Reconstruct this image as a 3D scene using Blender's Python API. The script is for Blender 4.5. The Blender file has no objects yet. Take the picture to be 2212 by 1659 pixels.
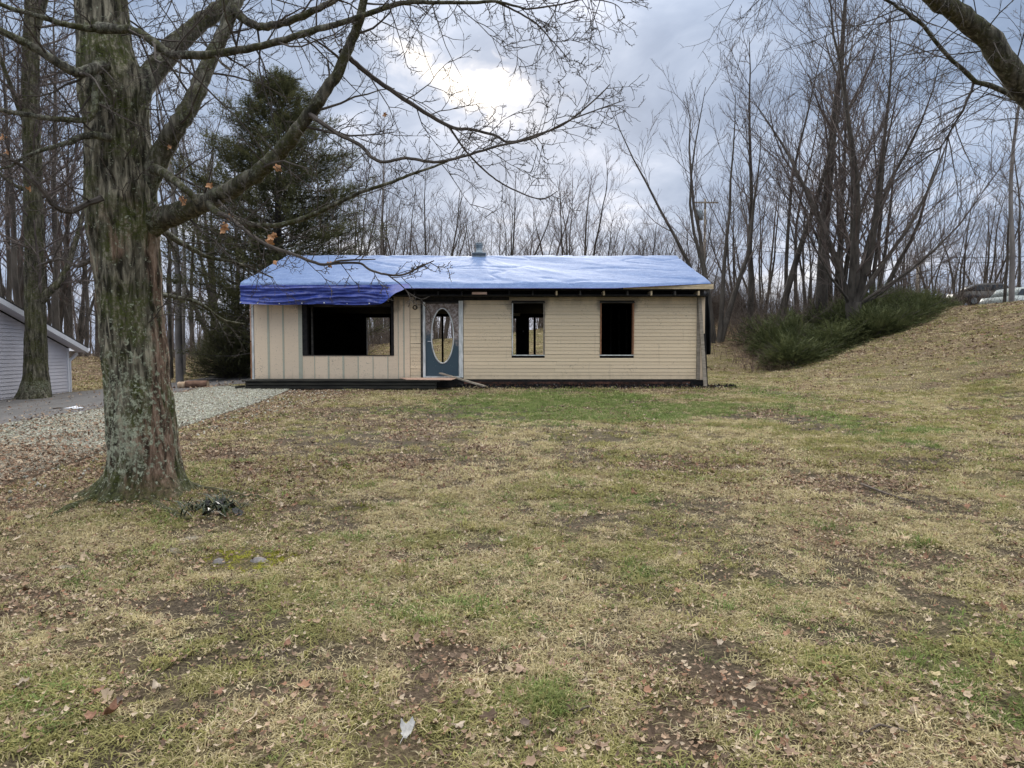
import bpy, math, random
import numpy as np
from mathutils import Vector, noise as mnoise
R = math.radians
SC = bpy.context.scene
COL = SC.collection

# ------------------------------------------------------------------ camera, sky, sun, exposure
CAMZ = 1.0
PITCH = R(2.59)
cam_d = bpy.data.cameras.new('camera'); cam = bpy.data.objects.new('camera', cam_d); COL.objects.link(cam)
cam_d.sensor_width = 36.0; cam_d.lens = 23.84; cam_d.clip_end = 2000; cam_d.clip_start = 0.05
cam.location = (0, 0, CAMZ); cam.rotation_euler = (R(90) - PITCH, 0, 0)
SC.camera = cam
SC.view_settings.view_transform = 'Standard'; SC.view_settings.look = 'None'
SC.view_settings.exposure = 1.12; SC.view_settings.gamma = 1.0
try: SC.view_settings.use_curve_mapping = False
except Exception: pass
try:
    SC.cycles.use_denoising = True; SC.cycles.denoiser = 'OPENIMAGEDENOISE'; SC.cycles.denoising_prefilter = 'ACCURATE'
    SC.cycles.max_bounces = 6; SC.cycles.diffuse_bounces = 3; SC.cycles.glossy_bounces = 3
    SC.cycles.transmission_bounces = 3; SC.cycles.transparent_max_bounces = 6
    SC.cycles.caustics_reflective = False; SC.cycles.caustics_refractive = False
except Exception: pass
SUN_EL, SUN_AZ = R(21), R(1.0)          # the bright gap in the cloud above the house
sd = bpy.data.lights.new('sun', 'SUN'); sun = bpy.data.objects.new('sun', sd); COL.objects.link(sun)
sd.energy = 1.4; sd.angle = R(22); sd.color = (1.0, 0.95, 0.87)
_sv = Vector((math.sin(SUN_AZ) * math.cos(SUN_EL), math.cos(SUN_AZ) * math.cos(SUN_EL), math.sin(SUN_EL)))
sun.rotation_euler = _sv.to_track_quat('Z', 'Y').to_euler()


class NT:
    """small helper for node trees"""
    def __init__(s, tree): s.t = tree; s.t.nodes.clear()
    def n(s, typ, ins=None, **kw):
        nd = s.t.nodes.new(typ)
        for k, v in kw.items(): setattr(nd, k, v)
        for k, v in (ins or {}).items(): s.set(nd, k, v)
        return nd
    def set(s, nd, k, v):
        sock = nd.inputs[k]
        if hasattr(v, 'is_output'): s.t.links.new(v, sock)
        elif hasattr(v, 'outputs'): s.t.links.new(v.outputs[0], sock)
        else: sock.default_value = v
    def math(s, op, a, b=0.0, c=0.0, clamp=False):
        return s.n('ShaderNodeMath', {0: a, 1: b, 2: c}, operation=op, use_clamp=clamp).outputs[0]
    def vmath(s, op, a, b=(0, 0, 0), scale=None):
        nd = s.n('ShaderNodeVectorMath', {0: a, 1: b}, operation=op)
        if scale is not None: s.set(nd, 'Scale', scale)
        return nd.outputs['Value'] if op in ('LENGTH', 'DOT_PRODUCT', 'DISTANCE') else nd.outputs[0]
    def mix(s, f, a, b, blend='MIX'):
        nd = s.t.nodes.new('ShaderNodeMix'); nd.data_type = 'RGBA'; nd.blend_type = blend
        s.set(nd, 0, f); s.set(nd, 6, col(a)); s.set(nd, 7, col(b)); return nd.outputs[2]
    def noise(s, vec, scale=5, detail=3, rough=.55, dist=0.0):
        return s.n('ShaderNodeTexNoise', {'Vector': vec, 'Scale': scale, 'Detail': detail, 'Roughness': rough, 'Distortion': dist}).outputs[0]
    def ramp(s, f, stops, interp='LINEAR'):
        nd = s.n('ShaderNodeValToRGB', {0: f}); cr = nd.color_ramp; cr.interpolation = interp
        while len(cr.elements) < len(stops): cr.elements.new(.5)
        for e, (p, c) in zip(cr.elements, stops):
            e.position = p; e.color = col(c) if not isinstance(c, (int, float)) else (c, c, c, 1)
        return nd.outputs[0]
    def smooth(s, f, a, b, lo=0.0, hi=1.0):
        return s.n('ShaderNodeMapRange', {'Value': f, 'From Min': a, 'From Max': b, 'To Min': lo, 'To Max': hi}, interpolation_type='SMOOTHSTEP').outputs[0]


def col(c):
    if isinstance(c, (tuple, list)) and len(c) == 3: return (c[0], c[1], c[2], 1.0)
    return c


def make_world():
    w = bpy.data.worlds.new('World'); SC.world = w; w.use_nodes = True
    T = NT(w.node_tree)
    sky = T.n('ShaderNodeTexSky', sky_type='NISHITA', sun_disc=False)
    sky.sun_elevation = SUN_EL; sky.sun_rotation = SUN_AZ
    try: sky.dust_density = 2.0
    except Exception: pass
    bg_sky = T.n('ShaderNodeBackground', {'Color': sky.outputs[0], 'Strength': 0.06})
    d = T.n('ShaderNodeTexCoord').outputs['Generated']
    d = T.vmath('NORMALIZE', d)
    sx = T.n('ShaderNodeSeparateXYZ', {0: d})
    x, y, z = sx.outputs
    zz = T.math('ADD', T.math('MAXIMUM', z, 0.0), 0.22)
    p = T.n('ShaderNodeCombineXYZ', {0: T.math('DIVIDE', x, zz), 1: T.math('DIVIDE', y, zz), 2: 0.0}).outputs[0]
    n1 = T.noise(p, 1.15, 5, .52, .35)
    p2 = T.vmath('ADD', p, (7.3, 2.1, 0))
    n2 = T.noise(p2, 3.1, 6, .55, .5)
    m = T.math('ADD', T.math('MULTIPLY', n1, .56), T.math('MULTIPLY', n2, .44))
    c = T.ramp(m, [(.38, (.128, .168, .242)), (.44, (.162, .206, .288)), (.49, (.200, .245, .328)), (.535, (.255, .297, .378)), (.585, (.36, .385, .45)), (.66, (.54, .54, .55))])
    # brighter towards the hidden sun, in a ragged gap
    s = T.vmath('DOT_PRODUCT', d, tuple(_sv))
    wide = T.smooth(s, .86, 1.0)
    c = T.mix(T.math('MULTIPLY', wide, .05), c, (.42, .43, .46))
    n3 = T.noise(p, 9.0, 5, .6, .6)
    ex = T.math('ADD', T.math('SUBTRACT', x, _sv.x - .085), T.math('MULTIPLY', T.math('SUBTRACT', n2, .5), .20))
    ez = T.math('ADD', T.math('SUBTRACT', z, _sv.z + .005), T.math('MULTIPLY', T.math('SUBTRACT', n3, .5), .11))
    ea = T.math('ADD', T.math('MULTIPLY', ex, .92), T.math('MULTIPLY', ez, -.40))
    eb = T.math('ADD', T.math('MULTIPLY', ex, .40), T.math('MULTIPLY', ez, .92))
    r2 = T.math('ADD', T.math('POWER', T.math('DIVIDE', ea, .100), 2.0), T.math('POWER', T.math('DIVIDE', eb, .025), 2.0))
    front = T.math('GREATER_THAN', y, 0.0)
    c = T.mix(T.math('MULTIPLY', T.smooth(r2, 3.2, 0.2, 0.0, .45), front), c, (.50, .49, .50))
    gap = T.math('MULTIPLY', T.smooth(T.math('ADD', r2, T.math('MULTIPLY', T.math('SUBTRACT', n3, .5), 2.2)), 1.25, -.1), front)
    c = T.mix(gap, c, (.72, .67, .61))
    # overcast, paler overhead; zenith boosted further to light lawn and house front
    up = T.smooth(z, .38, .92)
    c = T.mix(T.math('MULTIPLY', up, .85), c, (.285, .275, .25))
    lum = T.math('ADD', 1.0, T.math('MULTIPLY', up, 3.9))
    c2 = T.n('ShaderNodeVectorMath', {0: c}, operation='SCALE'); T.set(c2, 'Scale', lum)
    # pale band above the horizon
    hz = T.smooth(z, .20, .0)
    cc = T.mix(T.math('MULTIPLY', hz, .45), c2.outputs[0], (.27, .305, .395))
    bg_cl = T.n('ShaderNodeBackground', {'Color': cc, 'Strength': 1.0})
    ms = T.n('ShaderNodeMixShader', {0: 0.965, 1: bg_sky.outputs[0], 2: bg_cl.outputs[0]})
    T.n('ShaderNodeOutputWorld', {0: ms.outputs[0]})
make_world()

# ------------------------------------------------------------------ geometry helpers
F_V, CXV, CYV = 1464.6, 1106.0, 829.5
_cp, _sp = math.cos(PITCH), math.sin(PITCH)


def V(vx, vy, d):
    """world point at depth y = d along the sight line of one photo position (2212 px wide)"""
    a = (vx - CXV) / F_V; b = (CYV - vy) / F_V
    dy = _cp + b * _sp; dz = -_sp + b * _cp
    t = d / dy
    return Vector((a * t, d, CAMZ + dz * t))


def _hash(ix, iy, seed):
    h = (ix.astype(np.int64) * 374761393 + iy.astype(np.int64) * 668265263 + seed * 1274126177) & 0xffffffff
    h = ((h ^ (h >> 13)) * 1274126177) & 0xffffffff
    h = h ^ (h >> 16)
    return (h & 0xffff) / 65535.0


def vnoise(x, y, seed=0):
    x = np.asarray(x, float); y = np.asarray(y, float)
    ix = np.floor(x); iy = np.floor(y); fx = x - ix; fy = y - iy
    fx = fx * fx * (3 - 2 * fx); fy = fy * fy * (3 - 2 * fy)
    a = _hash(ix, iy, seed); b = _hash(ix + 1, iy, seed); c = _hash(ix, iy + 1, seed); d = _hash(ix + 1, iy + 1, seed)
    return (a * (1 - fx) + b * fx) * (1 - fy) + (c * (1 - fx) + d * fx) * fy


def fbm(x, y, seed=0, oct=4):
    s = 0; a = .5; t = 0
    for o in range(oct):
        s = s + a * vnoise(x * 2 ** o + 13.7 * o, y * 2 ** o + 7.1 * o, seed + o); t += a; a *= .5
    return s / t


def sst(a, b, x):
    t = np.clip((np.asarray(x, float) - a) / (b - a), 0, 1); return t * t * (3 - 2 * t)


TREE_X, TREE_Y = -3.40, 6.3


def terrain(x, y, micro=True):
    x = np.asarray(x, float); y = np.asarray(y, float)
    base = -0.5 * (1 - np.clip(y / 19.0, -3, 1)) - .25 * sst(8.5, 14, -x)
    right = 3.5 * sst(8.5, 24.5, x) * 1.0
    amp = .9 + 2.6 * np.clip((x + 14) / 27, 0, 1)
    back = amp * sst(28.3, 43.5, y)
    k = 2.2
    hill = np.log(np.exp(k * right) + np.exp(k * back) - 1) / k
    z = base + hill
    hw = np.clip(hill / 1.2, 0, 1)
    z = z + hw * (.55 * (fbm(x * .22, y * .22, 203, 3) - .5) + .22 * (fbm(x * .9, y * .9, 207, 3) - .5))
    if micro:
        hard = sst(4.9, 5.6, -x) * sst(15.6, 14.6, -x)
        house = sst(-9, -8.2, x) * sst(6.2, 5.5, x) * sst(18.2, 19, y) * sst(28.5, 27.5, y)
        w = (1 - .85 * hard) * (1 - house)
        z = z + w * (.07 * (fbm(x * .45, y * .45, 3, 3) - .5) + .045 * (fbm(x * 2.3, y * 2.3, 9, 3) - .5))
        r2 = (x - TREE_X) ** 2 + (y - TREE_Y) ** 2
        z = z + .03 * np.exp(-r2 / .9)
    return z


def tz(x, y): return float(terrain(x, y))


_GC = {}


def G(vx, vy):
    if (vx, vy) not in _GC: _GC[(vx, vy)] = _ground_hit(vx, vy)
    return _GC[(vx, vy)].copy()


def _ground_hit(vx, vy):
    """where the sight line of a photo position meets the ground"""
    d = 1.5; prev = 1.5
    while d < 120:
        p = V(vx, vy, d)
        if p.z <= tz(p.x, p.y):
            a, b = prev, d
            for _ in range(18):
                m = (a + b) / 2; q = V(vx, vy, m)
                if q.z <= tz(q.x, q.y): b = m
                else: a = m
            q = V(vx, vy, b); return Vector((q.x, q.y, tz(q.x, q.y)))
        prev = d; d *= 1.03
    p = V(vx, vy, 120); return p


LOC = {}


def tag(o, label=None, cat=None, group=None, kind=None):
    if label: o['label'] = label
    if cat: o['category'] = cat
    if group: o['group'] = group
    if kind: o['kind'] = kind
    return o


def thing(name, loc, label, cat, group=None):
    o = bpy.data.objects.new(name, None); COL.objects.link(o); o.location = loc; o.empty_display_size = .2
    LOC[o] = Vector(loc); tag(o, label, cat, group); return o


def obj(name, verts, faces, mat, parent=None, smooth=False, loc=None):
    """one mesh object; verts in world space"""
    off = LOC[parent] if parent is not None else Vector((0, 0, 0))
    me = bpy.data.meshes.new(name)
    if loc is not None and parent is None: off = Vector(loc)
    me.from_pydata([(v[0] - off[0], v[1] - off[1], v[2] - off[2]) for v in verts], [], faces)
    if smooth: me.polygons.foreach_set('use_smooth', [True] * len(me.polygons))
    if mat: me.materials.append(mat)
    me.update()
    o = bpy.data.objects.new(name, me); COL.objects.link(o)
    if parent is not None: o.parent = parent; LOC[o] = off.copy()
    else: o.location = off; LOC[o] = off.copy()
    return o


class MB:
    def __init__(s): s.v = []; s.f = []
    def box(s, x0, x1, y0, y1, z0, z1, j=0.0, rng=None):
        b = len(s.v)
        P = [(x0, y0, z0), (x1, y0, z0), (x1, y1, z0), (x0, y1, z0), (x0, y0, z1), (x1, y0, z1), (x1, y1, z1), (x0, y1, z1)]
        if j: P = [tuple(c + rng.uniform(-j, j) for c in p) for p in P]
        s.v += P
        s.f += [(b, b + 3, b + 2, b + 1), (b + 4, b + 5, b + 6, b + 7), (b, b + 1, b + 5, b + 4), (b + 1, b + 2, b + 6, b + 5), (b + 2, b + 3, b + 7, b + 6), (b + 3, b, b + 4, b + 7)]
        return s
    def hexa(s, P):
        b = len(s.v); s.v += [tuple(p) for p in P]
        s.f += [(b, b + 3, b + 2, b + 1), (b + 4, b + 5, b + 6, b + 7), (b, b + 1, b + 5, b + 4), (b + 1, b + 2, b + 6, b + 5), (b + 2, b + 3, b + 7, b + 6), (b + 3, b, b + 4, b + 7)]
        return s
    def beam(s, p0, p1, w, h, up=(0, 0, 1)):
        p0 = Vector(p0); p1 = Vector(p1); d = (p1 - p0).normalized(); sd_ = d.cross(Vector(up)).normalized(); u = sd_.cross(d)
        a = sd_ * w / 2; b_ = u * h / 2
        return s.hexa([p0 - a - b_, p0 + a - b_, p1 + a - b_, p1 - a - b_, p0 - a + b_, p0 + a + b_, p1 + a + b_, p1 - a + b_])
    def tube(s, pts, rads, n=6, cap=True, open_end=False):
        pts = [Vector(p) for p in pts]; base = len(s.v)
        t0 = (pts[1] - pts[0]).normalized()
        u = t0.orthogonal().normalized(); N = len(pts)
        cs = [(math.cos(2 * math.pi * k / n), math.sin(2 * math.pi * k / n)) for k in range(n)]
        for i in range(N):
            t = (pts[min(i + 1, N - 1)] - pts[max(i - 1, 0)])
            if t.length < 1e-9: t = t0
            t = t.normalized(); u = (u - t * u.dot(t))
            u = u.normalized() if u.length > 1e-6 else t.orthogonal().normalized()
            w = t.cross(u); r = rads[i]; p = pts[i]
            for c, sn in cs:
                s.v.append((p.x + (u.x * c + w.x * sn) * r, p.y + (u.y * c + w.y * sn) * r, p.z + (u.z * c + w.z * sn) * r))
        for i in range(N - 1):
            a = base + i * n
            for k in range(n):
                k2 = (k + 1) % n
                s.f.append((a + k, a + k2, a + n + k2, a + n + k))
        if cap:
            s.f.append(tuple(base + k for k in range(n))[::-1])
            s.f.append(tuple(base + (N - 1) * n + k for k in range(n)))
        return s
    def build(s, name, mat, parent=None, smooth=False, loc=None): return obj(name, s.v, s.f, mat, parent, smooth, loc)


# ------------------------------------------------------------------ materials
def new_mat(name):
    m = bpy.data.materials.new(name); m.use_nodes = True; T = NT(m.node_tree)
    b = T.n('ShaderNodeBsdfPrincipled'); o = T.n('ShaderNodeOutputMaterial', {0: b.outputs[0]})
    return m, T, b


def mat_noise(name, c1, c2, scale=6, rough=.8, bump=.0, stretch=(1, 1, 1), detail=4, spec=.3, objrand=0.0, lo=.35, hi=.65):
    m, T, b = new_mat(name)
    p = T.vmath('MULTIPLY', T.n('ShaderNodeTexCoord').outputs['Object'], stretch)
    n = T.noise(p, scale, detail, .6)
    c = T.ramp(n, [(lo, c1), (hi, c2)])
    if objrand:
        r = T.n('ShaderNodeObjectInfo').outputs['Random']
        k = T.math('ADD', 1 - objrand, T.math('MULTIPLY', r, 2 * objrand))
        v = T.n('ShaderNodeVectorMath', {0: c}, operation='SCALE'); T.set(v, 'Scale', k); c = v.outputs[0]
    T.set(b, 'Base Color', c); b.inputs['Roughness'].default_value = rough
    b.inputs['Specular IOR Level'].default_value = spec
    if bump:
        T.set(b, 'Normal', T.n('ShaderNodeBump', {'Height': n, 'Strength': bump, 'Distance': .02}).outputs[0])
    return m


def bark_moss(name, dark, light, moss, lichen_amt, red_amt, zl=1.2, vscale=22):
    m, T, b = new_mat(name)
    g = T.n('ShaderNodeNewGeometry').outputs['Position']
    p = T.vmath('MULTIPLY', g, (1, 1, .16))
    n = T.noise(p, vscale, 6, .62, .4)
    nb = T.noise(g, 3.2, 3, .6)
    c = T.ramp(n, [(.40, dark), (.53, tuple(a * .65 + b_ * .35 for a, b_ in zip(dark, light))), (.66, light)])
    mossm = T.math('MULTIPLY', T.smooth(nb, .40, .60), T.smooth(T.noise(g, 34, 4, .7), .36, .58))
    c = T.mix(T.math('MULTIPLY', mossm, .85), c, moss)
    sep = T.n('ShaderNodeSeparateXYZ', {0: g})
    if red_amt:
        rx = T.smooth(sep.outputs[0], TREE_X - .05, TREE_X + .25)
        rm = T.smooth(T.math('ADD', T.noise(T.vmath('MULTIPLY', g, (1, 1, .25)), 4.5, 4, .6), T.math('MULTIPLY', rx, .12)), .52, .61)
        rz = T.smooth(sep.outputs[2], 2.6, 1.7)
        redc = T.ramp(n, [(.40, (.040, .027, .018)), (.55, (.20, .130, .092)), (.68, (.38, .28, .21))])
        c = T.mix(T.math('MULTIPLY', T.math('MULTIPLY', rm, rz), red_amt), c, redc)
        mb_ = T.smooth(T.math('ADD', sep.outputs[2], T.math('MULTIPLY', nb, .5)), .28, -.08)
        c = T.mix(T.math('MULTIPLY', mb_, .85), c, T.ramp(T.noise(g, 40, 3, .7), [(.35, (.014, .016, .006)), (.6, (.050, .058, .014)), (.75, (.095, .10, .03))]))
    if lichen_amt:
        lz = T.math('MULTIPLY', T.smooth(sep.outputs[2], zl, .2, .12, 1.0), T.smooth(sep.outputs[2], -.25, .1, .2, 1.0))
        lx = T.smooth(sep.outputs[0], TREE_X + .30, TREE_X + .05, .45, 1.0)
        ln = T.noise(g, 24, 5, .72, .2)
        lm = T.smooth(T.math('ADD', ln, T.math('MULTIPLY', T.math('MULTIPLY', lz, lx), .13)), .60, .67)
        lc = T.ramp(T.noise(g, 60, 3, .6), [(.35, (.16, .175, .12)), (.6, (.36, .38, .28))])
        c = T.mix(T.math('MULTIPLY', lm, lichen_amt), c, lc)
    T.set(b, 'Base Color', c); b.inputs['Roughness'].default_value = .92; b.inputs['Specular IOR Level'].default_value = .2
    h = T.math('ADD', n, T.math('MULTIPLY', T.noise(g, 70, 3, .6), .25))
    T.set(b, 'Normal', T.n('ShaderNodeBump', {'Height': h, 'Strength': .9, 'Distance': .03}).outputs[0])
    return m


def tint_mat(name, rough=.85, trans=0.0, spec=.2):
    """leaves, blades and stones take the colour of their own scatter point"""
    m, T, b = new_mat(name)
    a = T.n('ShaderNodeAttribute', attribute_type='INSTANCER', attribute_name='tint')
    T.set(b, 'Base Color', a.outputs['Color']); b.inputs['Roughness'].default_value = rough
    b.inputs['Specular IOR Level'].default_value = spec
    if trans:
        tl = T.n('ShaderNodeBsdfTranslucent', {'Color': a.outputs['Color']})
        ms = T.n('ShaderNodeMixShader', {0: trans, 1: b.outputs[0], 2: tl.outputs[0]})
        T.n('ShaderNodeOutputMaterial', {0: ms.outputs[0]}).is_active_output = True
    return m


M = {}
M['bark_big'] = bark_moss('mossy_bark', (.020, .018, .012), (.33, .30, .22), (.055, .066, .013), .95, .95, zl=1.7)
M['bark_moss2'] = bark_moss('mossy_bark_dark', (.022, .020, .013), (.20, .18, .13), (.052, .054, .016), .4, 0, zl=.3, vscale=16)
M['bark_limb'] = bark_moss('limb_bark', (.030, .028, .022), (.21, .195, .155), (.050, .052, .016), .35, 0, zl=9, vscale=19)
M['twig'] = mat_noise('twig_bark', (.045, .038, .032), (.095, .080, .068), 8, .9)
M['bark_far'] = mat_noise('woodland_bark', (.034, .029, .024), (.095, .082, .068), 5, .92, 0, (1, 1, .3))
M['bark_pale'] = mat_noise('pale_bark', (.11, .10, .095), (.24, .22, .205), 3, .92, 0, (1, 1, .3))
M['twig_far'] = mat_noise('woodland_twigs', (.082, .064, .056), (.140, .112, .098), 3, .92)
M['twig_red'] = mat_noise('reddish_twigs', (.085, .055, .048), (.14, .095, .08), 3, .92)
M['brush'] = mat_noise('brush_stems', (.065, .050, .040), (.17, .135, .11), 1.5, .92)
M['tint'] = tint_mat('scatter_tint')
M['blade'] = tint_mat('grass_blade', .8, .35)

# siding: tan paint with soot, chips and dirt
OPEN_X = {k: V(v, 763, 19.7).x for k, v in dict(w2=1141, w3=1332, door=956, big=753).items()}
def siding_mat(name, base, base2):
    m, T, b = new_mat(name)
    g = T.n('ShaderNodeNewGeometry').outputs['Position']
    r = T.n('ShaderNodeObjectInfo').outputs['Random']
    n = T.noise(T.vmath('MULTIPLY', g, (.5, 1, 6)), 3, 4, .6)
    c = T.mix(n, base, base2)
    k = T.math('ADD', .93, T.math('MULTIPLY', r, .12))
    v = T.n('ShaderNodeVectorMath', {0: c}, operation='SCALE'); T.set(v, 'Scale', k); c = v.outputs[0]
    chips = T.smooth(T.math('ADD', T.noise(T.vmath('MULTIPLY', g, (1, 1, 2.2)), 21, 3, .6), T.math('MULTIPLY', T.smooth(T.noise(g, 1.1, 3, .6), .5, .72), .07)), .665, .70)
    c = T.mix(T.math('MULTIPLY', chips, .7), c, (.15, .125, .09))
    sep = T.n('ShaderNodeSeparateXYZ', {0: g})
    soot = T.math('ADD', sep.outputs[2], T.math('MULTIPLY', T.math('SUBTRACT', T.noise(T.vmath('MULTIPLY', g, (1, 1, .5)), 2.2, 4, .65), .5), .55))
    nn_ = T.noise(g, 3.0, 5, .65)
    for cx_, hw_, top_ in ((OPEN_X['w2'], .52, 2.0), (OPEN_X['w3'], .50, 2.1), (OPEN_X['door'], .62, 1.95), (OPEN_X['big'], 1.5, 2.0)):
        dxx = T.math('DIVIDE', T.math('ABSOLUTE', T.math('SUBTRACT', sep.outputs[0], cx_)), hw_)
        lift = T.math('MULTIPLY', T.smooth(T.math('ADD', dxx, T.math('MULTIPLY', T.math('SUBTRACT', nn_, .5), .9)), 1.35, .75), .42)
        soot = T.math('ADD', soot, lift)
    sm = T.smooth(soot, 2.30, 2.78)
    streak = T.smooth(T.noise(T.vmath('MULTIPLY', g, (1, 1, .10)), 9, 4, .65), .60, .74)
    c = T.mix(T.math('MULTIPLY', streak, .22), c, (.20, .165, .12))
    c = T.mix(T.math('MULTIPLY', sm, .72), c, (.13, .11, .095))
    dirt = T.smooth(T.math('ADD', sep.outputs[2], T.math('MULTIPLY', T.noise(g, 6, 3, .6), .35)), .62, .32)
    c = T.mix(T.math('MULTIPLY', dirt, .35), c, (.16, .13, .095))
    T.set(b, 'Base Color', c); b.inputs['Roughness'].default_value = .65; b.inputs['Specular IOR Level'].default_value = .3
    return m
M['siding'] = siding_mat('tan_painted_board', (.77, .625, .425), (.65, .52, .35))
M['panel'] = siding_mat('tan_painted_panel', (.78, .63, .46), (.70, .555, .395))
M['batten'] = siding_mat('pale_green_batten', (.48, .50, .40), (.40, .37, .28))
M['char'] = mat_noise('charred_wood', (.006, .006, .0065), (.022, .020, .019), 9, .85, .4)
M['char_grey'] = mat_noise('sooty_wood', (.018, .017, .016), (.075, .068, .060), 5, .9, .3, (.4, 1, 2))
M['black_sheet'] = mat_noise('black_sheeting', (.010, .010, .011), (.022, .022, .024), 3, .5, .3)
M['raw_wood'] = mat_noise('raw_lumber', (.40, .31, .19), (.62, .50, .33), 5, .8, .1, (1, 1, 6))
M['red_wood'] = mat_noise('bare_cedar_trim', (.20, .09, .045), (.38, .20, .11), 7, .8, .1, (6, 6, 1))
M['ply'] = mat_noise('plywood', (.44, .27, .19), (.62, .43, .33), 2.5, .8, .05, (1, 5, 1))
M['grey_wood'] = mat_noise('weathered_board', (.20, .17, .13), (.36, .31, .25), 5, .85, .1, (1, 1, 5))
M['white_paint'] = mat_noise('worn_white_paint', (.42, .44, .42), (.72, .73, .71), 5, .6, .05, (3, 3, .7))
M['deck'] = mat_noise('black_timber', (.010, .010, .009), (.035, .034, .026), 4, .8, .3, (.4, 1, 3))
M['brick'] = mat_noise('sooty_brick', (.018, .013, .011), (.10, .045, .03), 6, .9, .3, objrand=.5)
M['metal_grey'] = mat_noise('galvanised_metal', (.16, .20, .22), (.30, .35, .38), 6, .45, .05)
M['shingle'] = mat_noise('dark_shingle', (.022, .022, .024), (.05, .05, .052), 12, .9, .2)
M['grommet'] = mat_noise('brass_white_eyelet', (.6, .62, .65), (.8, .82, .85), 5, .4)


def door_mat():
    m, T, b = new_mat('scorched_blue_door')
    g = T.n('ShaderNodeNewGeometry').outputs['Position']
    sep = T.n('ShaderNodeSeparateXYZ', {0: g})
    n = T.noise(g, 3.5, 5, .65); n2 = T.noise(g, 16, 4, .7)
    f = T.math('ADD', sep.outputs[2], T.math('ADD', T.math('MULTIPLY', T.math('SUBTRACT', n, .5), 1.1), T.math('MULTIPLY', T.math('ADD', sep.outputs[0], 2.0), .25)))
    burnt = T.smooth(f, 1.35, 1.62)
    bc = T.ramp(n2, [(.3, (.05, .045, .04)), (.45, (.19, .14, .115)), (.6, (.34, .30, .28)), (.75, (.46, .43, .42))])
    c = T.mix(burnt, (.034, .064, .085), bc)
    scr = T.smooth(T.noise(g, 30, 2, .5), .72, .75)
    c = T.mix(T.math('MULTIPLY', scr, .5), c, (.25, .3, .32))
    T.set(b, 'Base Color', c); T.set(b, 'Roughness', T.math('ADD', .35, T.math('MULTIPLY', burnt, .45)))
    return m
M['door'] = door_mat()


def tarp_mat(name, c1, c2, rough, bump, spec=.5, coat=0.0):
    m, T, b = new_mat(name)
    g = T.n('ShaderNodeNewGeometry').outputs['Position']
    n = T.noise(T.vmath('MULTIPLY', g, (1.2, 2.6, 2.6)), 2.0, 4, .6, .8)
    c = T.mix(T.smooth(n, .35, .7), c1, c2)
    cr = T.noise(T.vmath('MULTIPLY', g, (1, .6, .6)), 4.5, 4, .6, 1.2)
    cm = T.smooth(T.math('ABSOLUTE', T.math('SUBTRACT', cr, .5)), .012, .0)
    c = T.mix(T.math('MULTIPLY', cm, .55), c, tuple(min(1, k * 1.6 + .05) for k in c2))
    T.set(b, 'Base Color', c); b.inputs['Roughness'].default_value = rough
    b.inputs['Specular IOR Level'].default_value = spec
    b.inputs['Coat Weight'].default_value = coat; b.inputs['Coat Roughness'].default_value = .25
    h = T.math('ADD', n, T.math('MULTIPLY', cr, .5))
    T.set(b, 'Normal', T.n('ShaderNodeBump', {'Height': h, 'Strength': bump, 'Distance': .03}).outputs[0])
    return m
M['tarp_roof'] = tarp_mat('pale_blue_tarp', (.090, .150, .300), (.135, .200, .355), .62, .30, .25, .0)  # roof sheet in a paler blue than the skirt
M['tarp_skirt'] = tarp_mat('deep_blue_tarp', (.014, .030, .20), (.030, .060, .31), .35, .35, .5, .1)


# ------------------------------------------------------------------ lawn masks
def ell(x, y, cx, cy, rx, ry, ang=0.0):
    c, s = math.cos(ang), math.sin(ang); dx = x - cx; dy = y - cy
    return ((dx * c + dy * s) / rx) ** 2 + ((-dx * s + dy * c) / ry) ** 2


def vell(x, y, vx, vy, wx, wy):
    """an ellipse on the ground seen at a photo position, wx/wy its half sizes there"""
    c = G(vx, vy); r = G(vx + wx, vy); f = G(vx, vy - wy)
    return ell(x, y, c.x, c.y, max(.05, abs(r.x - c.x)), max(.05, abs(f.y - c.y)))


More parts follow.
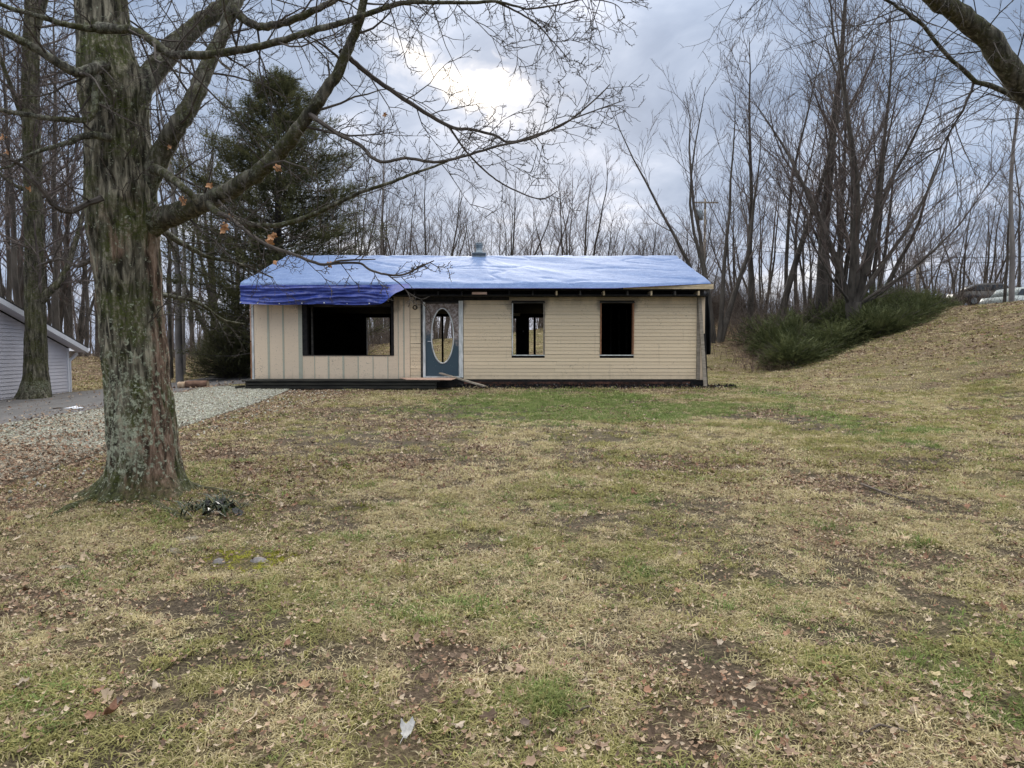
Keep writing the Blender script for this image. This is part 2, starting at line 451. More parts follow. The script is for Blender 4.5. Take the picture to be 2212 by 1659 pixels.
GREEN = [(1230, 872, 340, 28, 1.0), (1480, 885, 170, 20, .8), (1790, 905, 80, 30, .9), (1990, 930, 110, 10, .8), (1660, 845, 70, 14, .6), (1890, 940, 90, 14, .5),
         (735, 1000, 70, 12, .7), (515, 1003, 25, 12, .7), (460, 968, 30, 10, .6), (1395, 1080, 55, 14, .7), (1235, 1095, 60, 10, .6), (1610, 925, 40, 10, .5),
         (1180, 1512, 62, 42, 1.0), (1390, 1235, 50, 16, .5), (1690, 1265, 40, 10, .5), (900, 885, 120, 8, .5), (1700, 880, 60, 10, .4),
         (2130, 1500, 80, 60, .6), (2190, 1380, 30, 30, .8), (870, 1330, 25, 12, .5), (2050, 1330, 60, 40, .35), (620, 940, 40, 8, .5), (700, 895, 60, 6, .6)]
SOIL = [(820, 925, 330, 62, .85), (500, 900, 170, 50, .8), (1250, 930, 160, 22, .7), (1700, 1000, 60, 12, .7), (1480, 985, 60, 10, .6), (2150, 960, 60, 14, .6), (1930, 1010, 70, 14, .6), (330, 1210, 140, 40, .6), (700, 1480, 80, 26, .5), (1920, 1420, 90, 30, .5), (1300, 1240, 60, 16, .5), (2080, 1240, 70, 26, .5), (1840, 1050, 190, 38, 1.0), (2000, 1088, 150, 24, .95), (1660, 975, 60, 8, .8), (1330, 935, 190, 14, .55), (960, 985, 220, 24, .8), (900, 1480, 75, 42, 1.0),
        (1590, 1478, 80, 48, 1.0), (650, 1000, 130, 26, .6), (760, 1015, 60, 8, .9), (1560, 1080, 40, 18, .6), (1500, 1370, 70, 35, .5), (1290, 1380, 60, 25, .5),
        (1680, 1340, 45, 20, .6), (1480, 945, 80, 10, .5), (2100, 1110, 90, 20, .6), (250, 1330, 180, 60, .5), (560, 940, 150, 40, .5), (80, 1250, 120, 60, .5)]


def masks(x, y):
    x = np.asarray(x, float); y = np.asarray(y, float)
    nz = fbm(x * 1.1, y * 1.1, 21, 4) - .5
    nf = fbm(x * 6, y * 6, 33, 3) - .5
    g = np.zeros_like(x); s = np.zeros_like(x)
    for vx, vy, wx, wy, a in GREEN:
        e = vell(x, y, vx, vy, wx, wy) + 2.6 * nz + 1.6 * nf
        g = np.maximum(g, a * .8 * sst(1.35, .35, e))
    for vx, vy, wx, wy, a in SOIL:
        e = vell(x, y, vx, vy, wx, wy) + 1.9 * nz + 1.6 * nf
        s = np.maximum(s, a * sst(1.45, .4, e))
    s = np.maximum(s, .8 * sst(.15, .26, fbm(x * 1.3, y * 1.3, 51, 4) - .40) * sst(20, 16, y))
    g = np.maximum(g, .13 * sst(.60, .72, fbm(x * 1.6, y * 1.6, 77, 4)))
    # the worn, leafy ground beside the gravel
    lf = sst(-3.0, -4.6, x + .9 * nz * 2 - .25 * (y - 8) * 0) * sst(3.0, 5.0, y) * sst(20.5, 18.5, y)
    leaf = np.maximum(lf, .75 * sst(.5, .64, fbm(x * .8, y * .8, 91, 4)))
    leaf = np.maximum(leaf, .9 * sst(-1.5, -3, x) * sst(5.6, 3.5, y))
    # leaf slopes in the woods
    leaf = np.maximum(leaf, sst(33, 37, y) * sst(-6, -9, x)); leaf = np.maximum(leaf, sst(19, 23, y) * sst(-14.2, -15, x))
    leaf = np.maximum(leaf, (.60 + .5 * sst(.38, .6, fbm(x * .5, y * .5, 66, 3))) * sst(10.5, 16, x + .25 * (y - 22)) * sst(10, 16, y))
    s = np.maximum(s, lf * .85)
    s = np.maximum(s, .95 * sst(.62, .70, fbm(x * .62 + 9, y * .8, 211, 5)) * sst(19, 15, y))
    return g * (1 - .5 * lf), np.clip(s, 0, 1), np.clip(leaf, 0, 1)


def set_attr(me, name, arr, typ='FLOAT'):
    a = me.attributes.new(name, typ, 'POINT')
    if typ == 'FLOAT': a.data.foreach_set('value', np.asarray(arr, np.float32).ravel())
    elif typ == 'INT': a.data.foreach_set('value', np.asarray(arr, np.int32).ravel())
    elif typ == 'FLOAT_VECTOR': a.data.foreach_set('vector', np.asarray(arr, np.float32).ravel())
    elif typ == 'FLOAT_COLOR':
        c = np.ones((len(arr), 4), np.float32); c[:, :3] = arr; a.data.foreach_set('color', c.ravel())


def grid_obj(name, X, Y, Z, mat, smooth=True):
    ny, nx = X.shape
    me = bpy.data.meshes.new(name)
    me.vertices.add(nx * ny); me.vertices.foreach_set('co', np.stack([X, Y, Z], -1).astype(np.float32).ravel())
    i = np.arange((ny - 1) * (nx - 1)); r = i // (nx - 1); c = i % (nx - 1); a = r * nx + c
    q = np.stack([a, a + 1, a + nx + 1, a + nx], -1).astype(np.int32)
    me.loops.add(q.size); me.loops.foreach_set('vertex_index', q.ravel())
    me.polygons.add(len(q)); me.polygons.foreach_set('loop_start', np.arange(0, q.size, 4, dtype=np.int32))
    try: me.polygons.foreach_set('loop_total', np.full(len(q), 4, np.int32))
    except Exception: pass
    me.update(calc_edges=True); me.validate()
    if smooth: me.polygons.foreach_set('use_smooth', [True] * len(me.polygons))
    me.materials.append(mat)
    o = bpy.data.objects.new(name, me); COL.objects.link(o); return o


def ground_mat():
    m, T, b = new_mat('winter_lawn')
    g = T.n('ShaderNodeNewGeometry').outputs['Position']
    A = lambda n: T.n('ShaderNodeAttribute', attribute_type='GEOMETRY', attribute_name=n).outputs['Fac']
    gr, so, lf = A('green'), A('soil'), A('leaf')
    n1 = T.noise(g, 55, 5, .7); n2 = T.noise(g, 3.0, 4, .6); n3 = T.noise(g, 160, 3, .7)
    c = T.ramp(n1, [(.34, (.050, .038, .024)), (.47, (.150, .118, .068)), (.58, (.27, .22, .125)), (.70, (.42, .35, .205))])
    c = T.mix(T.smooth(n2, .4, .65), c, T.ramp(n1, [(.34, (.045, .037, .020)), (.5, (.145, .120, .058)), (.68, (.31, .265, .125))]))
    gc = T.ramp(n1, [(.32, (.040, .050, .020)), (.5, (.12, .155, .055)), (.68, (.24, .27, .11))])
    c = T.mix(T.math('MULTIPLY', gr, .85), c, gc)
    sc_ = T.ramp(n1, [(.34, (.030, .023, .018)), (.52, (.090, .069, .052)), (.7, (.20, .16, .125))])
    c = T.mix(T.math('MULTIPLY', so, .85), c, sc_)
    lc = T.ramp(T.noise(g, 30, 4, .7), [(.32, (.060, .040, .028)), (.48, (.165, .112, .075)), (.62, (.28, .20, .145)), (.75, (.42, .335, .26))])
    c = T.mix(T.math('MULTIPLY', lf, .7), c, lc)
    T.set(b, 'Base Color', c); b.inputs['Roughness'].default_value = .95; b.inputs['Specular IOR Level'].default_value = .1
    h = T.math('ADD', n1, T.math('MULTIPLY', n3, .5))
    T.set(b, 'Normal', T.n('ShaderNodeBump', {'Height': h, 'Strength': 1.0, 'Distance': .03}).outputs[0])
    return m


def build_ground():
    def axis(segs):
        out = []
        for a, b_, st in segs: out += list(np.arange(a, b_, st))
        return np.array(out + [segs[-1][1]])
    xs = axis([(-400, -60, 30), (-60, -20, 2.5), (-20, -12, .4), (-12, 13, .085), (13, 34, .3), (34, 60, 2), (60, 400, 30)])
    ys = axis([(-60, 0, 10), (0, 1.6, .4), (1.6, 14, .075), (14, 22, .13), (22, 46, .4), (46, 80, 2), (80, 500, 30)])
    X, Y = np.meshgrid(xs, ys)
    Z = terrain(X, Y)
    o = grid_obj('lawn', X, Y, Z, ground_mat())
    g, s, l = masks(X.ravel(), Y.ravel())
    for n, a in (('green', g), ('soil', s), ('leaf', l)): set_attr(o.data, n, a)
    tag(o, kind='structure')
build_ground()


def strip(name, xl, xr, y0, y1, lift, mat, seed, wob=.25, nx=26, dy=.22):
    """a paved strip lying on the terrain between two wavering edges"""
    ys = np.arange(y0, y1 + dy / 2, dy); ts = np.linspace(0, 1, nx)
    T_, Y = np.meshgrid(ts, ys)
    L = np.interp(Y, *xl) + wob * (fbm(Y * .7, Y * 0 + 3, seed, 4) - .5) * 2
    Rr = np.interp(Y, *xr) + wob * (fbm(Y * .7, Y * 0 + 9, seed + 5, 4) - .5) * 2
    X = L + (Rr - L) * T_
    edge = np.minimum(T_, 1 - T_) * 12
    Z = terrain(X, Y) + lift * np.clip(edge * 2 - .9, -1, 1)
    o = grid_obj(name, X, Y, Z, mat); tag(o, kind='structure'); return o


def road_mat(name, c1, c2, c3):
    m, T, b = new_mat(name)
    g = T.n('ShaderNodeNewGeometry').outputs['Position']
    n = T.noise(T.vmath('MULTIPLY', g, (1, .35, 1)), 1.4, 4, .6); f = T.noise(g, 60, 4, .75)
    c = T.ramp(f, [(.3, c1), (.5, c2), (.7, c3)])
    c = T.mix(T.math('MULTIPLY', T.smooth(n, .42, .66), .55), c, tuple(k * .62 for k in c2))
    w = T.smooth(T.noise(T.vmath('MULTIPLY', g, (2.2, .22, 1)), 2.0, 3, .6), .56, .7)
    c = T.mix(T.math('MULTIPLY', w, .4), c, (.15, .115, .085))
    T.set(b, 'Base Color', c); b.inputs['Roughness'].default_value = .9; b.inputs['Specular IOR Level'].default_value = .2
    T.set(b, 'Normal', T.n('ShaderNodeBump', {'Height': f, 'Strength': .6, 'Distance': .01}).outputs[0])
    return m
strip('driveway', ([0, 15, 45], [-14.2, -14.3, -15.0]), ([0, 11, 14, 18, 22, 45], [-8.2, -8.4, -8.4, -8.8, -8.75, -9.0]), 0.5, 41.0, .02,
      road_mat('worn_asphalt', (.075, .070, .067), (.135, .127, .122), (.225, .215, .205)), 4)
strip('gravel_path', ([0, 11, 14, 18, 20.2], [-8.1, -8.3, -8.3, -8.7, -8.7]), ([0, 6, 10.5, 15, 18, 20.2], [-4.7, -5.1, -5.4, -5.7, -6.0, -6.6]), 1.0, 20.2, .03,
      road_mat('pale_gravel', (.09, .08, .062), (.22, .20, .155), (.38, .355, .29)), 8, .45)

# ------------------------------------------------------------------ the burned house
RNG = random.Random(5)
YW = 19.70                     # plane of the front wall
YB = 27.0                      # back wall
def wx(vx, y=YW): return V(vx, 763, y).x
def wz(vy, y=YW): return V(CXV, vy, y).z
XL, XR = wx(545), wx(1521)
house = thing('burned_house', ((XL + XR) / 2, 23.3, 0.0), 'fire damaged single storey ranch house with tan siding and empty windows', 'house')
Z_SID, Z_TOP = wz(819), wz(641)
Z_FL = wz(813)
OPEN = dict(big=(wx(657), wx(850), wz(767), wz(655)), door=(wx(917), wx(993), wz(813), wz(655)),
            w2=(wx(1106), wx(1176), wz(768), wz(653)), w3=(wx(1296), wx(1368.5), wz(768), wz(652.5)))


def holed_wall(name, x0, x1, z0, z1, holes, y0, y1, mat, parent):
    xs = sorted({x0, x1, *[h[0] for h in holes], *[h[1] for h in holes]})
    mb = MB()
    for a, b in zip(xs, xs[1:]):
        mid = (a + b) / 2; cuts = sorted([(h[2], h[3]) for h in holes if h[0] < mid < h[1]]); z = z0
        for c0, c1 in cuts:
            if c0 > z: mb.box(a, b, y0, y1, z, c0)
            z = max(z, c1)
        if z < z1: mb.box(a, b, y0, y1, z, z1)
    return mb.build(name, mat, parent)


# sheathing (front), back wall with the openings one sees through, side walls, floor, ceiling
holed_wall('wall', XL + .02, XR - .02, Z_SID - .30, Z_TOP + .22, list(OPEN.values()), YW + .03, YW + .15, M['char'], house)
zb = lambda vy: wz(vy, YB); xb = lambda vx: wx(vx, YB)
BH = [(xb(661), xb(677.5), .78, zb(682)), (xb(793), xb(842), .80, zb(686)), (xb(932), xb(984), Z_FL + .02, zb(684)), (xb(1107), xb(1114.5), .9, zb(688)), (xb(1143), xb(1181), .35, zb(686))]
holed_wall('wall', XL + .02, XR - .02, Z_FL - .4, Z_TOP + .22, BH, YB, YB + .14, M['char'], house)
for x in (XL + .02, XR - .14): MB().box(x, x + .12, YW + .153, YB - .003, Z_FL - .4, Z_TOP + .22).build('wall', M['char'], house)
MB().box(XL + .15, XR - .15, YW + .16, YB - .01, Z_FL - .18, Z_FL).build('floor', M['char'], house)
MB().box(XL + .15, XR - .15, YW + .16, YB - .01, 2.56, 2.62).build('ceiling', M['char'], house)
# back openings: mullions, white jambs, inner partitions and a door with a knob
bx0 = xb(954); MB().box(bx0, bx0 + .07, YB + .02, YB + .12, Z_FL, zb(684)).build('mullion', M['char'], house)
bx0 = xb(1152.5); MB().box(bx0, bx0 + .09, YB + .02, YB + .12, .35, zb(686)).build('mullion', M['char'], house)
MB().box(xb(676), xb(678), YB - .05, YB - .004, .78, zb(682)).build('jamb', M['white_paint'], house)
MB().box(xb(792), xb(793.4), YB - .05, YB - .004, .80, zb(686)).build('jamb', M['white_paint'], house)
MB().box(xb(1114.2), xb(1115.6), YB - .05, YB - .004, .9, zb(688)).build('jamb', M['white_paint'], house)
MB().box(xb(1106), xb(1115.6), YB - .05, YB - .004, .86, .9).build('window_sill', M['white_paint'], house)
MB().box(wx(893, 23), wx(893, 23) + .1, 22.5, YB - .01, Z_FL, 2.55).build('partition', M['char'], house)
MB().box(wx(1250, 21), wx(1250, 21) + .1, YW + .2, YB - .01, Z_FL, 2.55).build('partition', M['char'], house)
# a scorched inner door half open behind the second window
idr = MB().box(wx(1117, 24.5), wx(1143, 24.5), 24.5, 24.545, Z_FL, 2.35).build('inner_door', M['char'], house)
kp = V(1130, 716, 24.45); mbk = MB(); mbk.tube([kp + Vector((0, .05, 0)), kp, kp + Vector((0, -.02, 0)), kp + Vector((0, -.04, 0))], [.012, .014, .032, .018], 10)
mbk.build('knob', M['grommet'], idr, True)
for vx in (1318, 1336, 1352):   # bare studs glimpsed in the dark right-hand room
    x = wx(vx, 23); MB().box(x, x + .045, 23, 23.09, Z_FL, 2.5).build('stud', M['char_grey'], house)
MB().box(wx(1106.5, 22), wx(1124, 22), 22, 22.04, wz(683, 22), wz(676, 22)).build('cross_brace', M['grey_wood'], house)

# gable ends and roof
XRL, XRR = wx(525, 19.25), wx(1531, 19.25)
YE, YR = 19.25, 23.35
ZE, ZR = wz(613, YE), wz(554, YR)
for x in (XL + .02, XR - .14):
    b = MB(); zt = lambda y: ZE - .16 + (ZR - ZE) * (1 - abs(y - YR) / (YR - YE))
    P = [(YW + .1, Z_TOP + .222), (YB + .04, Z_TOP + .222), (YB + .04, zt(YB + .04)), (YR, zt(YR)), (YW + .1, zt(YW + .1))]
    n = len(P); b.v = [(x, p[0], p[1]) for p in P] + [(x + .12, p[0], p[1]) for p in P]
    b.f = [tuple(range(n))[::-1], tuple(range(n, 2 * n))] + [(i, (i + 1) % n, n + (i + 1) % n, n + i) for i in range(n)]
    b.build('gable', M['char'], house)
rb = MB(); th = .10; YBK = 2 * YR - YE
rb.hexa([(XRL, YE, ZE - th), (XRR, YE, ZE - th), (XRR, YR, ZR - th), (XRL, YR, ZR - th), (XRL, YE, ZE), (XRR, YE, ZE), (XRR, YR, ZR), (XRL, YR, ZR)])
rb.hexa([(XRL, YR, ZR - th), (XRR, YR, ZR - th), (XRR, YBK, ZE - th), (XRL, YBK, ZE - th), (XRL, YR, ZR), (XRR, YR, ZR), (XRR, YBK, ZE), (XRL, YBK, ZE)])
roof = rb.build('roof', M['shingle'], house)
MB().box(XRL + .02, XRR - .02, YE + .02, YE + .055, wz(627, YE), ZE - .104).build('fascia', M['char'], house)
MB().box(XL, XR, YE + .06, YW + .02, wz(640, YE + .2), wz(637, YE + .2)).build('soffit', M['char'], house)
for vx in range(896, 1530, 51):                       # scorched rafter tails under the eave
    x = wx(vx, YE); MB().box(x - .022, x + .022, YE - .012, YW + .02, wz(638, YE), wz(628.5, YE)).build('rafter_tail', M['char_grey' if vx % 2 else 'raw_wood'] if vx > 1100 else M['char'], house)
# bare sheathing along the right eave where the blue cover has slipped back
p = MB(); zf = lambda x: ZE
p.hexa([(wx(1345, YE), YE - .035, ZE - .150), (XRR + .10, YE - .035, ZE - .150), (XRR + .10, YE - .012, ZE - .150), (wx(1345, YE), YE - .012, ZE - .150),
        (wx(1345, YE), YE - .035, ZE - .11), (XRR + .10, YE - .035, ZE - .012), (XRR + .10, YE - .012, ZE - .012), (wx(1345, YE), YE - .012, ZE - .11)])
sh = p.build('eave_board', M['raw_wood'], house); sh['label'] = 'bare pale board along the right end of the eave'
MB().box(wx(1020, YE), wx(1052, YE), YE - .02, YE + .015, wz(636, YE), wz(631, YE)).build('fascia_scrap', M['ply'], house)

# clapboards: one board per course and stretch
def clap(x0, x1, z0, z1, mat=M['siding'], y=YW):
    j = RNG.uniform(-.0025, .0025); k = RNG.uniform(-.002, .004); tl = RNG.uniform(-.004, .004)
    b = MB().hexa([(x0, y - .015 - k, z0 + j), (x1, y - .015 - k, z0 + j + tl), (x1, y + .02, z0 + j + tl), (x0, y + .02, z0 + j),
                   (x0, y - .006, z1 + j), (x1, y - .006, z1 + j + tl), (x1, y + .02, z1 + j + tl), (x0, y + .02, z1 + j)])
    return b.build('siding_board', mat, house)
course = (wz(641.5) - Z_SID) / 23.0
mull = lambda: RNG.uniform(.005, .012)
for i in range(23):
    z0 = Z_SID + i * course; z1 = z0 + course - .003
    if z0 > wz(650) and i > 20: pass
    clap(wx(886.5), wx(909), z0, z1)
    segs = [(wx(1001.5), wx(1504))]
    for h in (OPEN['w2'], OPEN['w3']):
        if z1 > h[2] - .02 and z0 < h[3] + .015:
            out = []
            for a, b in segs:
                if a < h[0] and b > h[1]: out += [(a, h[0] - mull()), (h[1] + mull(), b)]
                else: out.append((a, b))
            segs = out
    for a, b in segs:
        if b - a > 4.6:
            c = a + (b - a) * RNG.uniform(.35, .65); clap(a, c - .002, z0, z1); clap(c + .002, b, z0, z1)
        else: clap(a, b, z0, z1)
MB().box(wx(886.5), wx(1504), YW - .03, YW + .02, wz(641.3), wz(637.5)).build('frieze_board', M['char_grey'], house)
MB().box(wx(896), wx(1100), YW - .034, YW - .028, wz(649), wz(638)).build('frieze_board', M['char'], house)

# upright panels with battens on the left
ED = [550, 581, 613, 650, 680, 710, 742, 774, 806, 838, 861, 886]
for a, b in zip(ED, ED[1:]):
    x0, x1 = wx(a) + .004, wx(b) - .004
    zt_ = wz(641)
    if a >= 650 and b <= 861:
        if b <= 680: x0_, x1_ = x0, x1
        zt_ = OPEN['big'][2] - .012
    if a == 838:        # notch round the window corner: two pieces
        MB().box(wx(851.5), wx(861) - .004, YW - .014, YW + .028, OPEN['big'][2] - .01, wz(641), .001, RNG).build('wall_panel', M['panel'], house)
    MB().box(x0, x1, YW - .014, YW + .028, Z_SID, zt_, .0015, RNG).build('wall_panel', M['panel'], house)
for e, w in ((581, 4.5), (613, 3.5), (650, 8.5), (710, 3.5), (742, 4), (774, 2.5), (680, 1.6), (806, 1.8), (838, 1.8), (873, 2.6), (861, 1.6)):
    zt_ = wz(641) if e in (581, 613, 861, 873, 650) else OPEN['big'][2] - .014
    MB().box(wx(e - w / 2), wx(e + w / 2), YW - .024, YW - .016, Z_SID + .01, zt_, .001, RNG).build('batten', M['batten'], house)
MB().box(wx(545), wx(549.3), YW - .03, YW + .10, Z_SID - .01, wz(655)).build('corner_board', M['white_paint'], house)
MB().box(wx(541.5), wx(544.6), YW - .02, YW + .10, Z_SID - .01, wz(738)).build('corner_board', M['red_wood'], house)
MB().box(wx(541.8), wx(544.6), YW - .02, YW + .10, wz(736), wz(655)).build('corner_board', M['ply'], house)
MB().box(wx(1504.6), wx(1512), YW - .034, YW + .02, Z_SID - .02, wz(641)).build('corner_board', M['grey_wood'], house)
MB().box(wx(1512.4), wx(1521), YW - .030, YW + .02, Z_SID - .02, wz(641)).build('corner_board', M['panel'], house)

# window frames: left jamb, right jamb, head and sill of each burned out opening
def win(o, mats, sill=M['white_paint'], t=.05):
    x0, x1, z0, z1 = o
    f = MB().box(x0 - .002, x0 + t, YW - .036, YW + .14, z0 + .03, z1 - .032).build('window_frame', mats[0], house)
    MB().box(x1 - t, x1 + .002, YW - .036, YW + .14, z0 + .03, z1 - .032).build('jamb', mats[1], f)
    MB().box(x0 - .02, x1 + .02, YW - .038, YW + .14, z1 - .03, z1 + .012).build('window_head', mats[2], f)
    MB().box(x0 - .015, x1 + .015, YW - .034, YW + .14, z0 - .006, z0 + .022).build('window_sill', sill, f)
win(OPEN['w2'], (M['white_paint'], M['grey_wood'], M['char_grey']), t=.03)
win(OPEN['w3'], (M['red_wood'], M['red_wood'], M['char_grey']), t=.035)
x0, x1, z0, z1 = OPEN['big']
f = MB().box(x0 - .04, x0 + .10, YW - .028, YW + .14, z0 + .002, z1 + .08).build('window_frame', M['char'], house); f['label'] = 'charred frame of the wide picture window'
MB().box(x1 - .06, x1 + .012, YW - .028, YW + .14, z0 + .002, z1 + .08).build('jamb', M['char'], f)
MB().box(x0 - .03, x1 + .01, YW - .032, YW + .14, z0 - .02, z0).build('window_sill', M['char_grey'], f)

for vx, w in ((671, .045), (845, .05)):
    xx = wx(vx); MB().box(xx - w / 2, xx + w / 2, YW + .16, YW + .25, z0 - .6, 2.55).build('stud', M['char_grey'], house)
MB().box(x0 - .1, x1 + .1, YW + .17, YW + .21, z1 - .10, z1 + .12).build('lintel', M['char_grey'], house)
# front door: slab with an oval hole, rim, trim and threshold
def oval_door():
    x0, x1, z0, z1 = wx(919.5), wx(991), wz(812), wz(656)
    cx, cz, rx, rz = wx(956), wz(725.5), wx(956 + 23.5) - wx(956), wz(725.5 - 59) - wz(725.5)
    y0, y1 = YW + .01, YW + .052; n = 48; mb = MB()
    for y in (y0, y1):
        for k in range(n):
            a = 2 * math.pi * k / n; c, s_ = math.cos(a), math.sin(a)
            mb.v.append((cx + rx * c, y, cz + rz * s_))
        for k in range(n):
            a = 2 * math.pi * k / n; c, s_ = math.cos(a), math.sin(a)
            tx = ((x1 if c > 0 else x0) - cx) / c if abs(c) > 1e-6 else 1e9; tzz = ((z1 if s_ > 0 else z0) - cz) / s_ if abs(s_) > 1e-6 else 1e9
            t = min(tx, tzz); mb.v.append((cx + t * c, y, cz + t * s_))
    for k in range(n):
        k2 = (k + 1) % n
        mb.f += [(k, k2, n + k2, n + k)[::-1], (2 * n + k, 2 * n + k2, 3 * n + k2, 3 * n + k), (k, 2 * n + k, 2 * n + k2, k2)[::-1], (n + k, n + k2, 3 * n + k2, 3 * n + k)[::-1]]
    # exact corners
    for (X, Z) in ((x0, z0), (x1, z0), (x0, z1), (x1, z1)):
        for base, y in ((n, y0), (3 * n, y1)):
            k = min(range(n), key=lambda q: (mb.v[base + q][0] - X) ** 2 + (mb.v[base + q][2] - Z) ** 2); mb.v[base + k] = (X, y, Z)
    d = mb.build('door', M['door'], house)
    rim = MB(); pts = [(cx + (rx + .004) * math.cos(2 * math.pi * k / 40), y0 - .006, cz + (rz + .004) * math.sin(2 * math.pi * k / 40)) for k in range(41)]
    rim.tube(pts, [.020] * 41, 6, False).build('oval_rim', M['white_paint'], d, True)
    hk = V(926, 737.5, YW); MB().box(hk.x - .03, hk.x + .09, YW - .02, YW + .009, hk.z - .008, hk.z + .008).build('handle', M['grommet'], d)
oval_door()
MB().box(wx(914), wx(919.2), YW - .03, YW + .12, wz(815), wz(653)).build('door_trim', M['white_paint'], house)
MB().box(wx(991.3), wx(1000.5), YW - .034, YW + .12, wz(815), wz(650)).build('door_trim', M['white_paint'], house)
MB().box(wx(909.4), wx(913.8), YW - .032, YW + .12, wz(815), wz(645)).build('door_trim', M['char_grey'], house)
MB().box(wx(919.4), wx(991), YW - .02, YW + .12, wz(655.5), wz(652)).build('door_trim', M['char_grey'], house)
MB().box(wx(914), wx(1000), YW - .06, YW + .12, wz(815.4), wz(812.6)).build('threshold', M['white_paint'], house)
# porch light ring beside the door
lp = V(896.5, 664, YW - .03); mb = MB(); mb.tube([lp + Vector((.055 * math.cos(a), 0, .055 * math.sin(a))) for a in np.linspace(0, 2 * math.pi, 21)], [.016] * 21, 6, False)
mb.build('lamp_ring', M['char'], house, True)

# sooty foundation: single bricks seen between ground and siding on the right, a dark sill beam over them
MB().box(wx(1001), XR - .01, YW - .005, YW + .05, -.25, Z_SID - .072).build('foundation', M['char'], house)
MB().box(wx(545), XR, YW - .012, YW + .05, Z_SID - .07, Z_SID - .006).build('sill_beam', M['char'], house)
bm_me = {}
zc = Z_SID - .07
for r in range(3):
    zc2 = zc - .075 * (r + 1)
    for k in range(26):
        x = wx(1001) + .02 + k * .253 + (.126 if r % 2 else 0)
        if x + .24 > XR: continue
        dy = RNG.uniform(-.008, .004)
        o = MB().box(x, x + .243, YW - .016 + dy, YW - .006, zc2 + .006, zc2 + .07, .002, RNG).build('brick', M['brick'], house)
MB().box(wx(545), wx(1001), YW + .0, YW + .05, -.25, Z_SID - .072).build('foundation', M['char'], house)
# flue on the ridge: curb, pipe and storm collars
fp = wx(1035.5, YR); cz0 = ZR - .10
cb = MB(); cb.box(fp - .22, fp + .22, YR - .22, YR + .22, cz0, cz0 + .17); cb.box(fp - .24, fp + .24, YR - .24, YR + .24, cz0 + .173, cz0 + .198)
fl = cb.build('flue', M['metal_grey'], house)
for k in range(11): x = fp - .195 + k * .039; MB().box(x - .010, x + .010, YR - .232, YR - .221, cz0 + .09, cz0 + .165).build('louvre', M['shingle'], fl)
tt = MB(); zt0 = cz0 + .199
tt.tube([(fp, YR, zt0), (fp, YR, zt0 + .05), (fp, YR, zt0 + .12), (fp, YR, zt0 + .3)], [.165, .125, .10, .10], 16).build('flue_pipe', M['metal_grey'], fl, True)
for dz, r in ((.22, .13), (.28, .135), (.33, .12)):
    MB().tube([(fp, YR, zt0 + dz), (fp, YR, zt0 + dz + .025)], [r, r * .97], 16).build('storm_collar', M['metal_grey'], fl)

# black sheeting hanging off the right end, and the board leaning on the corner
def sheet_hang():
    X, Z = np.meshgrid(np.linspace(wx(1522), wx(1538), 9), np.linspace(wz(766), wz(628), 18))
    t = (Z - Z.min()) / (Z.max() - Z.min())
    X = X - .05 * t * (X - X.min()) / (X.max() - X.min()) + .05 * (fbm(Z * 2, X * 3, 5) - .5)
    Y = YW + .25 + .14 * np.sin(X * 30) * (1 - .5 * t) + .1 * (fbm(X * 4, Z * 2, 8) - .5)
    o = grid_obj('black_sheet', X, Y, Z, M['black_sheet'])
    md = o.modifiers.new('s', 'SOLIDIFY'); md.thickness = .012
    tag(o, 'limp black sheeting hanging from the right end of the eave', 'plastic sheet')
sheet_hang()
lb = MB().beam(V(1511, 645, YW - .06), V(1523.5, 834, YW - .30), .10, .035, (0, -1, .1)).build('leaning_board', M['grey_wood'])
tag(lb, 'tall weathered board leaning against the right front corner of the house', 'board')
po = MB().beam(V(1519, 655, YW + .05), V(1526.5, 834, YW - .10), .06, .05, (0, -1, .1)).build('charred_post', M['char'])
tag(po, 'charred slim post standing at the right front corner beside the leaning board', 'post')

